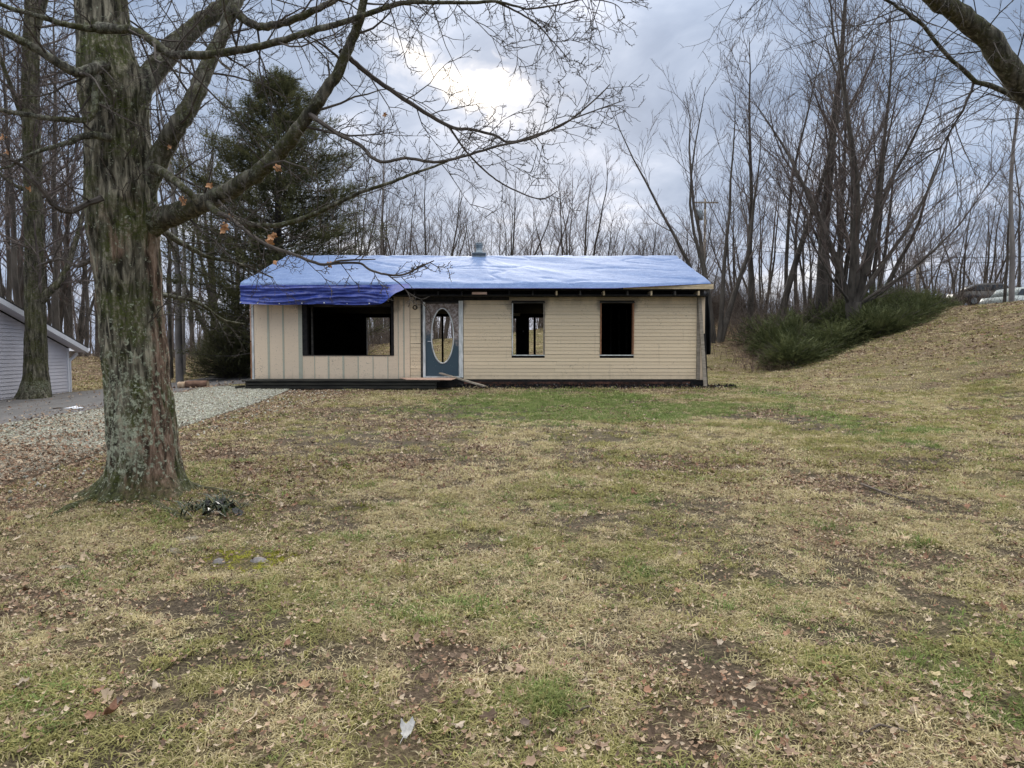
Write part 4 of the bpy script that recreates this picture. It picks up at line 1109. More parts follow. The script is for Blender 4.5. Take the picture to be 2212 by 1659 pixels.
    L7 = limb([(668, 245, 5.43, 11), (690, 262, 5.3, 10), (737, 293, 5.2, 8.5), (777, 313, 5.15, 8), (804, 340, 5.1, 7.5), (830, 350, 5.1, 7), (877, 342, 5.1, 6.5), (937, 350, 5.1, 6.5), (994, 340, 5.1, 6), (1070, 317, 5.15, 5.2), (1154, 297, 5.2, 4.4), (1237, 257, 5.2, 3.4), (1347, 217, 5.25, 1.8)])
    L8 = limb([(452, 440, 5.83, 18), (466, 457, 5.75, 15), (500, 472, 5.7, 14), (533, 483, 5.65, 12), (600, 487, 5.55, 11), (667, 467, 5.5, 10), (733, 437, 5.4, 8.5), (780, 415, 5.35, 7.5), (837, 397, 5.3, 6.8), (887, 377, 5.3, 6), (937, 360, 5.3, 5), (1004, 333, 5.3, 3)])
    L9 = limb([(470, 459, 5.74, 9), (500, 472, 5.5, 8), (533, 500, 5.3, 8), (576, 528, 5.15, 7.5), (638, 551, 5.0, 7), (688, 570, 4.95, 6.5), (712, 570, 4.92, 5.5), (737, 563, 4.9, 4.5), (811, 560, 4.85, 2)])
    L9b = limb([(712, 570, 4.92, 5), (774, 568, 4.9, 5), (799, 583, 4.88, 5), (836, 593, 4.86, 4.6), (873, 593, 4.85, 4.2), (910, 575, 4.85, 3.5), (938, 563, 4.85, 2)])
    L9c = limb([(836, 593, 4.86, 3.2), (862, 612, 4.85, 2.8), (885, 634, 4.85, 2.2), (910, 646, 4.85, 1.6), (928, 640, 4.85, 1)])
    L10 = limb([(330, 365, 6.1, 22), (352, 372, 5.9, 19), (380, 392, 5.75, 17), (408, 415, 5.7, 15), (430, 440, 5.75, 13)])
    L11 = limb([(225, 140, 6.0, 30), (205, 147, 5.85, 24), (167, 157, 5.7, 21), (133, 140, 5.6, 19), (67, 100, 5.5, 17), (0, 67, 5.4, 15), (-90, 30, 5.3, 11)])
    L12 = limb([(212, 168, 5.85, 16), (206, 200, 5.8, 14), (206, 235, 5.75, 13), (187, 258, 5.7, 12), (133, 258, 5.6, 11), (50, 247, 5.5, 10), (0, 237, 5.4, 9), (-80, 220, 5.3, 6)])
    L13 = limb([(235, 297, 5.9, 19), (187, 293, 5.75, 14), (150, 307, 5.65, 11), (83, 327, 5.5, 8), (47, 343, 5.45, 7), (20, 360, 5.4, 5), (-30, 370, 5.3, 3)])
    L14 = limb([(222, 428, 5.95, 14), (183, 443, 5.8, 12), (150, 457, 5.7, 12), (117, 443, 5.6, 11), (83, 400, 5.5, 10), (50, 360, 5.45, 9), (0, 333, 5.35, 8), (-70, 290, 5.3, 5)])
    L15 = limb([(225, 66, 5.9, 16), (150, 55, 5.7, 12), (100, 40, 5.6, 11), (0, 10, 5.5, 9), (-60, -20, 5.4, 6)])
    L16 = limb([(330, 480, 6.35, 22), (360, 505, 6.7, 15), (400, 530, 6.9, 11), (450, 555, 7.1, 8), (520, 570, 7.3, 5), (590, 600, 7.4, 2.5)])
    L17 = limb([(315, 630, 6.5, 14), (370, 640, 7.0, 9), (430, 655, 7.2, 7), (480, 690, 7.4, 5), (530, 700, 7.5, 3)])
    L18 = limb([(200, 560, 6.3, 14), (165, 575, 6.5, 8), (130, 560, 6.6, 6), (80, 575, 6.7, 4)])
    # branches above the frame so that the tree goes on
    for vx, vy, w, ex, ey in [(205, -250, 40, 500, -500), (200, -330, 36, -100, -560), (190, -450, 30, 380, -760)]:
        limb([(vx, vy, 6.3, w), ((vx + ex) / 2, (vy + ey) / 2 - 20, 6.0, w * .6), (ex, ey, 5.6, w * .25)])
    for lb, ev, L, dr in [(L1, .22, .95, -.15), (L2, .22, 1.0, 0), (L3, .24, 1.0, 0), (L4, .15, 1.0, -.35), (L4b, .10, .38, -.1), (L4c, .11, .45, -.4), (L5, .18, .9, -.3), (L6, .13, .62, .05), (L6b, .16, .42, .0), (L7, .14, .6, .12),
                          (L8, .16, .62, .0), (L9, .12, .50, -.05), (L9b, .12, .34, -.1), (L9c, .12, .25, -.1), (L10, .2, .6, -.1), (L11, .14, .85, -.1), (L12, .14, .75, 0), (L13, .13, .7, 0), (L14, .14, .8, .05), (L15, .14, .8, -.15), (L16, .13, .65, 0), (L17, .14, .55, 0), (L18, .12, .5, 0)]:
        sprout(lb, ev, L, dr)
    # hanging twigs from the canopy above the picture
    for vx in list(range(330, 1320, 46)):
        d = rng.uniform(4.8, 7.0); p = V(vx + rng.uniform(-25, 25), rng.uniform(-70, -15), d)
        grow(fine, fine, p, Vector((rng.uniform(-.5, .7), rng.uniform(-.2, .2), -1)).normalized(), rng.uniform(.35, .95), .006, 0, rng, [dict(q, up=.06) for q in twp])
    for k in range(26):      # little shoots on the trunk itself
        z = rng.uniform(1.2, 4.4); a = R(rng.uniform(170, 370)); vy = CYV - 66 - (z - 1) / D0 * F_V
        r0 = np.interp(z, [c[0] for c in sorted(cl)], [c[3] for c in sorted(cl)]); xc = np.interp(z, [c[0] for c in sorted(cl)], [c[1] for c in sorted(cl)])
        p = Vector((xc + r0 * math.cos(a), D0 + r0 * math.sin(a), z))
        grow(fine, fine, p, Vector((math.cos(a), math.sin(a), rng.uniform(-.3, .5))).normalized(), rng.uniform(.25, .6), .006, 0, rng, twp)
    fine.build('crown', M['twig'], root)
    # surface roots
    for pts in ([(215, 1075, 22), (170, 1090, 18), (130, 1108, 14), (95, 1126, 10)], [(385, 1045, 26), (440, 1058, 18), (520, 1072, 14), (600, 1083, 9)], [(330, 1085, 20), (380, 1115, 14), (420, 1130, 10)]):
        Q = []; QR = []
        for vx, vy, w in pts:
            g = G(vx, vy); d = g.y; r = w / 2 / F_V * d * 1.3; Q.append(g + Vector((0, 0, -.15 * r))); QR.append(r)
        q2, r2 = [], []
        for i in range(len(Q) - 1):
            for t in (0, .25, .5, .75): q2.append(Q[i].lerp(Q[i + 1], t) + Vector((0, rng.gauss(0, .008), rng.gauss(0, .006)))); r2.append(QR[i] + (QR[i + 1] - QR[i]) * t)
        MB().tube(q2, r2, 9).build('root', M['bark_big'], root, True)
    return root, fine
BIG, _ = bigtree()

# second mossy trunk by the neighbour's wall
def second_tree():
    d = 18.6; p0 = V(78, 850, d); zb_ = tz(p0.x, d)
    root = thing('mossy_tree', (p0.x, d, zb_), 'straight moss covered tree standing before the grey neighbouring house', 'tree')
    cl = [(zb_ - .3, p0.x, d, .40)]
    for vy, vx, w in [(845, 78, 34), (810, 78, 27), (700, 77, 23), (600, 75, 22), (500, 74, 21), (333, 70, 20), (200, 66, 19), (80, 68, 17), (0, 70, 15), (-200, 76, 12), (-500, 80, 8)]:
        p = V(vx, vy, d); cl.append((p.z, p.x, d, .80 * w / F_V * d))
    trunk_mesh(cl, 'trunk', root, M['bark_moss2'], 60, 160, [(R(200), zb_, .3, .5, 8), (R(330), zb_, .3, .5, 8), (R(265), zb_, .3, .3, 8)], .03, 14)
    rng = random.Random(4); fine = MB()
    prm = [dict(n=7, wig=.10, up=.07, tip=.2, kids=(7, 11), t0=.2, ang=(.4, .9), ratio=.42, fall=.5, rr=.45, sides=6, rmin=.010, biglvl=-1),
           dict(n=5, wig=.12, up=.06, tip=.35, kids=(4, 7), t0=.2, ang=(.4, .9), ratio=.5, fall=.4, rr=.55, sides=4, rmin=.006, biglvl=-1),
           dict(n=4, wig=.14, up=.04, tip=.5, kids=(2, 4), t0=.2, ang=(.4, .9), ratio=.5, rr=.6, sides=3, rmin=.004, biglvl=-1),
           dict(n=3, wig=.14, up=.03, tip=.6, kids=(0, 0), t0=.2, ang=(.4, .9), ratio=.5, rr=.6, sides=3, biglvl=-1)]
    def limbv(pts):
        Q = [V(a, b, d + e) for a, b, e, w in pts]; q2 = [w / 2 / F_V * d for a, b, e, w in pts]
        MB().tube(Q, q2, 9, False).build('limb', M['bark_moss2'], root, True)
        for i in range(1, len(Q)):
            for k in range(2):
                dd = rot_dir((Q[i] - Q[i - 1]).normalized(), rng.uniform(.4, .9), rng.uniform(0, 6.28))
                grow(fine, fine, Q[i - 1].lerp(Q[i], rng.random()), dd, rng.uniform(1.2, 2.4), q2[i] * .4, 1, rng, prm)
    limbv([(88, 650, 0, 20), (106, 630, 0, 17), (130, 608, .2, 15), (146, 577, .3, 13), (169, 504, .6, 10), (190, 420, .8, 7)])
    limbv([(75, 60, 0, 22), (100, -20, .2, 17), (135, -120, .4, 12)])
    limbv([(68, 290, 0, 14), (40, 230, 0, 11), (10, 150, -.2, 8), (-20, 60, -.3, 5)])
    limbv([(76, 420, 0, 10), (30, 400, -.2, 8), (-30, 350, -.2, 5)])
    for k in range(34):
        z = rng.uniform(3.2, 10.5); a = rng.uniform(0, 6.28); c = sorted(cl); x = np.interp(z, [q[0] for q in c], [q[1] for q in c])
        grow(fine, fine, Vector((x, d, z)), Vector((math.cos(a), math.sin(a), rng.uniform(.1, .7))).normalized(), rng.uniform(1.2, 3.0), rng.uniform(.02, .04), 0, rng, prm)
    fine.build('crown', M['twig_far'], root)
second_tree()

# limb reaching in from the tree that stands just outside on the right
def right_tree():
    d = 6.6; p0 = V(2420, 900, d); zb_ = tz(p0.x, d)
    root = thing('leaning_tree', (p0.x, d, zb_), 'tree whose thick grey limb reaches down out of the upper right corner', 'tree')
    fine = MB(); rng = random.Random(12)
    MB().tube([Vector((p0.x, d, zb_ - .2)), Vector((p0.x - .02, d, zb_ + .5)), V(2400, 500, d), V(2370, 330, d), V(2330, 100, d)], [.36, .27, .24, .21, .16], 14).build('trunk', M['bark_limb'], root, True)
    A_ = [(2380, 420, 0, 56), (2290, 300, -.1, 47), (2212, 196, -.2, 44), (2175, 140, -.3, 43), (2140, 88, -.35, 42), (2105, 55, -.4, 40), (2060, 22, -.5, 36), (2020, -5, -.6, 33), (1930, -70, -.8, 28)]
    B_ = [(2385, 400, 0, 26), (2290, 265, .2, 17), (2212, 222, .25, 13), (2158, 192, .25, 11.5), (2105, 177, .25, 10), (2058, 130, .2, 8.5), (1995, 57, .1, 7.5), (1958, 27, 0, 6.5), (1911, 0, -.1, 5.5), (1850, -40, -.2, 4)]
    C1 = [(2105, 177, .25, 6), (2080, 240, .3, 5), (2030, 320, .4, 3.5), (1960, 370, .5, 2.2)]
    prm = [dict(n=6, wig=.10, up=-.02, tip=.30, kids=(4, 7), t0=.15, ang=(.4, .9), ratio=.5, fall=.35, rr=.55, sides=4, rmin=.003, biglvl=-1),
           dict(n=5, wig=.13, up=.0, tip=.45, kids=(2, 4), t0=.15, ang=(.4, .9), ratio=.5, rr=.65, sides=3, rmin=.002, biglvl=-1),
           dict(n=4, wig=.15, up=.0, tip=.6, kids=(0, 0), t0=.2, ang=(.5, 1), ratio=.5, rr=.7, sides=3, biglvl=-1)]
    for pts, big_ in ((A_, 1), (B_, 1), (C1, 0)):
        Q, q2 = [], []
        P = [V(a, b, d + e) for a, b, e, w in pts]; W = [w / 2 / F_V * d for a, b, e, w in pts]
        for i in range(len(P) - 1):
            for t in (0, .33, .66):
                Q.append(P[i].lerp(P[i + 1], t) + Vector((rng.gauss(0, .006), rng.gauss(0, .006), rng.gauss(0, .006)))); q2.append((W[i] + (W[i + 1] - W[i]) * t) * rng.uniform(.95, 1.05))
        if big_: MB().tube(Q, q2, 14, False).build('limb', M['bark_limb'], root, True)
        else: fine.tube(Q, q2, 5, False)
        for i in range(3, len(Q) - 1):
            for k in range(2 if not big_ else 1):
                dd = rot_dir((Q[i] - Q[i - 1]).normalized(), rng.uniform(.5, 1.2), rng.uniform(0, 6.28)); dd = (dd + Vector((-.2, 0, -.25))).normalized()
                grow(fine, fine, Q[i], dd, rng.uniform(.5, 1.3), .0065, 0, rng, prm)
    for vx in range(1590, 1760, 17):      # drooping twig ends at the top of the picture
        p = V(vx + rng.uniform(-10, 60), rng.uniform(-90, -10), rng.uniform(6.5, 8))
        grow(fine, fine, p, Vector((rng.uniform(-.9, -.1), 0, -.8)).normalized(), rng.uniform(.4, 1.0), .005, 0, rng, prm)
    fine.build('crown', M['twig'], root)
right_tree()

# ------------------------------------------------------------------ evergreens
def leaf_mat(name, c1, c2, c3):
    m, T, b = new_mat(name)
    g = T.n('ShaderNodeNewGeometry').outputs['Position']
    n = T.noise(g, 2.2, 3, .6); n2 = T.noise(g, 25, 2, .6)
    c = T.ramp(T.math('ADD', T.math('MULTIPLY', n, .6), T.math('MULTIPLY', n2, .4)), [(.36, c1), (.52, c2), (.66, c3)])
    T.set(b, 'Base Color', c); b.inputs['Roughness'].default_value = .8; b.inputs['Specular IOR Level'].default_value = .2
    tl = T.n('ShaderNodeBsdfTranslucent', {'Color': c}); ms = T.n('ShaderNodeMixShader', {0: .3, 1: b.outputs[0], 2: tl.outputs[0]}); T.n('ShaderNodeOutputMaterial', {0: ms.outputs[0]}).is_active_output = True
    return m
M['cedar'] = leaf_mat('cedar_foliage', (.046, .050, .024), (.095, .098, .046), (.165, .155, .075))
M['juniper'] = leaf_mat('juniper_foliage', (.046, .056, .024), (.098, .113, .047), (.18, .188, .085))


def spray(mb, p, d, L, w, rng, n=5, flat=None):
    """feathery evergreen spray: pairs of leaf-sized slivers along a short stem"""
    d = d.normalized(); s = d.cross(flat if flat else Vector((0, 0, 1)))
    s = s.normalized() if s.length > 1e-4 else d.orthogonal().normalized()
    for i in range(n):
        t = (i + .5) / n; q = p + d * (L * t)
        for sg in (-1, 1):
            e = q + (s * sg * w * (1 - .6 * t) + d * (L * .28)) * rng.uniform(.7, 1.3) + Vector((rng.gauss(0, w * .2), rng.gauss(0, w * .2), rng.gauss(0, w * .3)))
            b = len(mb.v); h = d * (L * .09)
            mb.v += [tuple(q - h), tuple(q + h), tuple(e)]; mb.f.append((b, b + 1, b + 2))


def cedar():
    d = 29.5; p0 = V(600, 790, d); z0 = tz(p0.x, d); rng = random.Random(41)
    root = thing('cedar_tree', (p0.x, d, z0), 'dense dark evergreen rising behind the left end of the house', 'tree')
    top = hgt(165, 612, d)
    tr, st, fo = MB(), MB(), MB()
    tr.tube([(p0.x, d, z0 - .2), (p0.x + .1, d, z0 + top * .5), (p0.x + .25, d, z0 + top)], [.26, .16, .02], 9)
    tr.build('trunk', M['bark_far'], root, True)
    nb = 470
    for i in range(nb):
        t = (i + rng.random()) / nb; h = .9 + (top - 1.0) * t ** .92
        a = i * 2.399 + rng.uniform(-.3, .3)
        u = h / top
        Rm = 5.3 * (1 - u ** 2.1) ** .9 * (.72 + .28 * min(1, u / .2)) * rng.uniform(.5, 1.12) + .2
        p = Vector((p0.x + .25 * u, d, z0 + h)); dr = Vector((math.cos(a), math.sin(a), rng.uniform(-.05, .45)))
        pts = [p]; dd = dr.normalized(); n = 6
        for k in range(n):
            dd = (dd + Vector((rng.gauss(0, .08), rng.gauss(0, .08), rng.gauss(.03, .07)))).normalized(); pts.append(pts[-1] + dd * Rm / n)
        st.tube(pts, [.035 * (1 - k / (n + 1)) * (1.2 - u) + .006 for k in range(n + 1)], 3, False)
        dens = 30 if rng.random() > .16 else 6
        for k in range(int(dens * (1 + Rm * .55))):
            f = rng.uniform(.2, 1.02) ** .62; x = f * n; j = min(int(x), n - 1); q = pts[j].lerp(pts[j + 1], x - j)
            od = (pts[j + 1] - pts[j]).normalized(); od = rot_dir(od, rng.uniform(.2, 1.1), rng.uniform(0, 6.28))
            od = (od + Vector((0, 0, rng.uniform(-.15, .4)))).normalized()
            q = q + Vector((rng.gauss(0, .10), rng.gauss(0, .10), rng.gauss(0, .10)))
            spray(fo, q, od, rng.uniform(.18, .42), rng.uniform(.05, .10), rng, 4)
    st.build('limb', M['bark_far'], root); o = fo.build('crown', M['cedar'], root)
cedar()


def evergreen_bush(name, vx, vy, d, rx, rz, label, n, mat='cedar', seed=1):
    p0 = V(vx, vy, d); z0 = tz(p0.x, d); rng = random.Random(seed)
    root = thing(name, (p0.x, d, z0), label, 'shrub'); fo, st = MB(), MB()
    for i in range(n):
        a = rng.uniform(0, 6.28); e = math.asin(rng.uniform(.02, 1)); r = rng.uniform(.35, 1.0) ** .6
        dr = Vector((math.cos(a) * math.cos(e), math.sin(a) * math.cos(e), math.sin(e)))
        q = Vector((p0.x + dr.x * rx * r, d + dr.y * rx * r, z0 + dr.z * rz * r * (1 + .25 * math.sin(a * 3))))
        if i % 12 == 0: st.tube([(p0.x, d, z0), (p0.x + dr.x * rx * .5, d + dr.y * rx * .5, z0 + dr.z * rz * .6), tuple(q)], [.03, .02, .008], 3, False)
        spray(fo, q, (dr + Vector((rng.gauss(0, .4), rng.gauss(0, .4), rng.gauss(.2, .3)))).normalized(), rng.uniform(.15, .35), .06, rng, 4)
    st.build('stem', M['bark_far'], root); fo.build('foliage', M[mat], root)
evergreen_bush('evergreen_shrub', 505, 800, 31, 1.9, 2.9, 'dark rounded evergreen shrub under the big evergreen, left of the house', 5200, seed=2)
evergreen_bush('evergreen_shrub', 1905, 610, 38, 1.5, 1.5, 'small dark evergreen shrub to the right of the low forking tree', 1500, 'juniper', 3)
evergreen_bush('evergreen_shrub', 1700, 655, 33, 1.5, 1.7, 'dark evergreen shrub among grey brush left of the low forking tree', 1700, 'juniper', 4)


def juniper_hedge():
    rng = random.Random(8)
    front = [(10.6, 27.4), (12.4, 27.6), (14.8, 28.6), (16.8, 30.0), (18.7, 31.4), (20.6, 33.3), (22.2, 35.0), (24.5, 36.5)]
    xs = np.array([f[0] for f in front]); ys = np.array([f[1] for f in front])
    cx, cy = 17.0, 32.0
    root = thing('juniper_hedge', (cx, cy, tz(cx, cy)), 'dark green spreading juniper mass covering the bank right of the house', 'hedge')
    fo, st = MB(), MB()
    mounds = []
    for k in range(64):
        x = rng.uniform(11.9, 24.8); yf = float(np.interp(x, xs, ys)); t = rng.random() ** 1.15
        y = yf + .9 + 6.5 * t * min(1, (x - 9.6) / 3.2)
        r = rng.uniform(.75, 1.55); h = rng.uniform(.55, 1.25) * (.75 + .5 * t) * (.7 if x > 20.5 else 1)
        mounds.append((x, y, r, h))
    for x0, y0, r0, h0 in mounds:
        z0 = tz(x0, y0); n = int(330 * r0 * (h0 + .25))
        for k in range(n):
            a = rng.uniform(0, 6.28)
            if math.sin(a) > .55 and rng.random() < .6: continue
            e = math.asin(rng.uniform(0.0, 1.0) ** .85); q = rng.uniform(.62, 1.08) * (1 + .16 * math.sin(3 * a + x0 * 7) + .10 * math.sin(7 * e + x0))
            dr = Vector((math.cos(a) * math.cos(e), math.sin(a) * math.cos(e), math.sin(e)))
            p = Vector((x0 + dr.x * r0 * q, y0 + dr.y * r0 * q, 0)); p.z = max(tz(p.x, p.y) + .03, z0 + dr.z * h0 * q)
            od = (Vector((dr.x, dr.y, dr.z * .45 + rng.uniform(-.1, .35))) + Vector((rng.gauss(0, .3), rng.gauss(0, .3), 0))).normalized()
            spray(fo, p, od, rng.uniform(.22, .62), rng.uniform(.05, .11), rng, 5)
        for k in range(5):
            a = rng.uniform(0, 6.28); st.tube([(x0, y0, z0), (x0 + r0 * .6 * math.cos(a), y0 + r0 * .6 * math.sin(a), z0 + h0 * .8), (x0 + r0 * 1.15 * math.cos(a), y0 + r0 * 1.15 * math.sin(a), z0 + h0 * rng.uniform(.9, 1.5))], [.022, .014, .005], 3, False)
    st.build('stem', M['bark_far'], root); fo.build('foliage', M['juniper'], root)
juniper_hedge()

# ------------------------------------------------------------------ brush, saplings, far woods
def brush_mass(name, spots, n, mat, seed, hmin, hmax, rr=.008):
    """tangled brush nobody could count: arching stems with side twigs"""
    rng = random.Random(seed); mb = MB()
    for i in range(n):
        x0, x1, y0, y1 = spots[rng.randrange(len(spots))]
        x = rng.uniform(x0, x1); y = rng.uniform(y0, y1); h = rng.uniform(hmin, hmax)
        p = Vector((x, y, tz(x, y) - .05)); d = Vector((rng.gauss(0, .35), rng.gauss(0, .35), 1)).normalized(); pts = [p]; n_ = 5
        for k in range(n_):
            d = (d + Vector((rng.gauss(0, .16), rng.gauss(0, .16), rng.gauss(-.07, .1)))).normalized(); pts.append(pts[-1] + d * h / n_)
        r = rng.uniform(.6, 1.6) * rr
        mb.tube(pts, [r * (1 - .13 * k) for k in range(n_ + 1)], 3, False)
        for k in range(rng.randint(3, 6)):
            j = rng.randint(1, n_ - 1); dd = rot_dir((pts[j + 1] - pts[j]).normalized(), rng.uniform(.4, 1), rng.uniform(0, 6.28)); L = h * rng.uniform(.15, .4)
            q = pts[j]; mb.tube([q, q + dd * L * .5 + Vector((0, 0, .03)), q + dd * L], [r * .6, r * .5, r * .3], 3, False)
    o = mb.build(name, mat); tag(o, kind='stuff'); return o
brush_mass('undergrowth', [(-9, 14, 40, 47), (6, 15, 40, 44)], 2300, M['brush'], 3, 1.0, 3.4)
brush_mass('undergrowth', [(6.5, 13, 39.5, 43), (11.5, 17, 34.5, 41), (16, 30, 38, 46)], 2300, M['brush'], 5, .8, 3.0)
brush_mass('undergrowth', [(-26, -7, 38, 47), (-30, -12, 40, 50), (-9.5, -8, 31, 38)], 2300, M['brush'], 6, .8, 3.0)
brush_mass('undergrowth', [(9.8, 12.0, 30.5, 34), (10.2, 12, 29, 31)], 90, M['twig_red'], 7, .4, 1.3)


def bare_bush(vx, d, h, n, label, mat, seed, group=None):
    p0 = V(vx, 763, d); z0 = tz(p0.x, d); rng = random.Random(seed); big, fine = MB(), MB()
    prm = [dict(n=6, wig=.10, up=.03, tip=.25, kids=(4, 7), t0=.25, ang=(.4, .9), ratio=.42, fall=.4, rr=.55, sides=4, rmin=.005, biglvl=0),
           dict(n=4, wig=.12, up=.05, tip=.4, kids=(2, 4), t0=.2, ang=(.4, .9), ratio=.5, rr=.6, sides=3, rmin=.004, biglvl=0),
           dict(n=3, wig=.12, up=.05, tip=.5, kids=(0, 0), t0=.2, ang=(.4, .9), ratio=.5, rr=.6, sides=3, biglvl=0)]
    for k in range(n):
        a = rng.uniform(0, 6.28); s = rng.uniform(.1, .7)
        grow(big, fine, Vector((rng.gauss(0, .1), rng.gauss(0, .1), -.05)), Vector((s * math.cos(a), s * math.sin(a), 1)).normalized(), h * rng.uniform(.6, 1.1), .014, 0, rng, prm)
    big.v += []; root = thing('bare_shrub', (p0.x, d, z0), label, 'shrub', group)
    obj('stem', [(v[0] + p0.x, v[1] + d, v[2] + z0) for v in big.v], big.f, mat, root)
    b0 = len(fine.v)
    obj('twigs', [(v[0] + p0.x, v[1] + d, v[2] + z0) for v in fine.v], fine.f, mat, root)
bare_bush(1695, 33, 2.6, 9, 'pale tangled bare shrub on the bank behind the left end of the junipers', M['brush'], 1)
bare_bush(1650, 34, 1.8, 4, 'reddish bare shrub between the house corner and the junipers', M['twig_red'], 2)
bare_bush(1760, 31.5, 1.6, 4, 'thin pale saplings poking out of the middle of the junipers', M['brush'], 3)
bare_bush(1985, 37, 1.5, 5, 'small bare shrub at the top of the bank by the dark evergreen', M['brush'], 4)


def unlinked(name, mbs, mat):
    c = bpy.data.collections.new(name)
    for i, mb in enumerate(mbs):
        me = bpy.data.meshes.new(f'{name}_{i:02d}'); me.from_pydata([tuple(v) for v in mb.v], [], mb.f); me.materials.append(mat); me.update()
        o = bpy.data.objects.new(f'{name}_{i:02d}', me); c.objects.link(o)
    return c


def scatter(name, P, rot, scl, idx, tint, coll):
    me = bpy.data.meshes.new(name); n = len(P)
    me.vertices.add(n); me.vertices.foreach_set('co', np.asarray(P, np.float32).ravel())
    set_attr(me, 'rot', rot, 'FLOAT_VECTOR'); set_attr(me, 'scl', scl, 'FLOAT'); set_attr(me, 'idx', idx, 'INT')
    set_attr(me, 'tint', tint, 'FLOAT_COLOR'); me.update()
    o = bpy.data.objects.new(name, me); COL.objects.link(o); tag(o, kind='stuff')
    ng = bpy.data.node_groups.new(name, 'GeometryNodeTree')
    ng.interface.new_socket('Geometry', in_out='INPUT', socket_type='NodeSocketGeometry'); ng.interface.new_socket('Geometry', in_out='OUTPUT', socket_type='NodeSocketGeometry')
    T = NT(ng); gi = T.n('NodeGroupInput'); go = T.n('NodeGroupOutput')
    ci = T.n('GeometryNodeCollectionInfo', {'Separate Children': True, 'Reset Children': True}); ci.inputs['Collection'].default_value = coll
    def na(nm, typ):
        nd = T.n('GeometryNodeInputNamedAttribute', data_type=typ); nd.inputs['Name'].default_value = nm
        return next(s for s in nd.outputs if s.enabled and s.name == 'Attribute')
    ip = T.n('GeometryNodeInstanceOnPoints', {'Pick Instance': True})
    T.t.links.new(gi.outputs[0], ip.inputs['Points']); T.t.links.new(ci.outputs[0], ip.inputs['Instance'])
    T.t.links.new(na('idx', 'INT'), ip.inputs['Instance Index']); T.t.links.new(na('scl', 'FLOAT'), ip.inputs['Scale'])
    er = T.n('FunctionNodeEulerToRotation'); T.t.links.new(na('rot', 'FLOAT_VECTOR'), er.inputs[0]); T.t.links.new(er.outputs[0], ip.inputs['Rotation'])
    T.t.links.new(ip.outputs[0], go.inputs[0])
    md = o.modifiers.new('scatter', 'NODES'); md.node_group = ng
    return o


def far_woods():
    rng = np.random.default_rng(3)
    mbs = []
    for sd_ in (51, 52, 53):
        b, f = proto_forest(sd_, 12, .14, .3, .3, (9, 12), dens=(4, 6)); m = MB(); m.v = b.v + f.v; n = len(b.v); m.f = b.f + [tuple(i + n for i in q) for q in f.f]; mbs.append(m)
    c = unlinked('far_tree', mbs, M['twig_far'])
    P = []
    while len(P) < 560:
        x = rng.uniform(-110, 110); y = rng.uniform(50, 120)
        if abs(x) > y * .95: continue
        if -4 < x < 40 and y < 60: continue
        P.append((x, y, tz(x, y)))
    P = np.array(P); n = len(P)
    side = np.where(P[:, 0] < -10, .85, np.where(P[:, 0] < 14, .62, .72)) * (P[:, 1] / 60) ** .35
    scatter('distant_woods', P, np.stack([np.zeros(n), np.zeros(n), rng.uniform(0, 6.28, n)], -1), rng.uniform(.55, 1.0, n) * side, rng.integers(0, 3, n), np.full((n, 3), .1), c)
far_woods()

# ------------------------------------------------------------------ grass, leaves, gravel
def grass_clump(rng, nb, rad, h, w, lean):
    mb = MB()
    for i in range(nb):
        a = rng.uniform(0, 6.28); r = rad * math.sqrt(rng.random()); x, y = r * math.cos(a), r * math.sin(a)
        b = rng.uniform(0, 6.28); L = h * rng.uniform(.5, 1.25); ln = rng.uniform(*lean); c, s = math.cos(b), math.sin(b); ww = w * rng.uniform(.6, 1.3)
        px, py = -s * ww, c * ww
        m = (x + c * L * ln * .45, y + s * L * ln * .45, L * (1 - .35 * ln) * .6); t = (x + c * L * ln, y + s * L * ln, L * max(.12, 1 - ln * .8))
        k = len(mb.v); mb.v += [(x - px, y - py, -.006), (x + px, y + py, -.006), (m[0] + px * .8, m[1] + py * .8, m[2]), (m[0] - px * .8, m[1] - py * .8, m[2]), t]
        mb.f += [(k, k + 1, k + 2, k + 3), (k + 3, k + 2, k + 4)]
    return mb


def leafy(rng, n=9, L=.035, curl=.35):
    """one curled dry leaf fragment"""
    mb = MB(); pts = []
    for k in range(n):
        a = 2 * math.pi * k / n; r = L * (1 if k % 2 == 0 else .66) * rng.uniform(.7, 1.15); x, y = r * math.cos(a), r * .62 * math.sin(a)
        pts.append((x, y, .004 + curl * (x * x + rng.uniform(-.2, 1) * y * abs(y)) / L + rng.uniform(0, .1) * L))
    mb.v = [(0, 0, .003)] + pts; mb.f = [(0, 1 + k, 1 + (k + 1) % n) for k in range(n)]
    return mb


def in_view(n, y0, y1, rng, xmarg=.4, power=1.0):
    """random ground points inside the picture between two distances"""
    u = rng.random(n); y = np.sqrt(y0 * y0 + u * (y1 * y1 - y0 * y0)) if power == 1 else y0 * (y1 / y0) ** u
    x = (rng.random(n) * 2 - 1) * (y * .765 + xmarg)
    return x, y


def on_hard(x, y):
    gl = np.interp(y, [0, 6, 10.5, 15, 18, 20.2], [-4.6, -5.0, -5.3, -5.6, -6.0, -6.4])
    drive = (x < -8.5) & (y < 41) & (x > -14.6); grav = (x < gl) & (y < 20.2) & (x > -14.6)
    hs = (x > XL - .35) & (x < XR + .05) & (y > YW - 1.2) & (y < YB + .3); hs &= ~((x > wx(985)) & (y < YW - .05))
    tr = (x - TREE_X) ** 2 + (y - TREE_Y) ** 2 < .38 ** 2
    return drive, grav, hs, tr


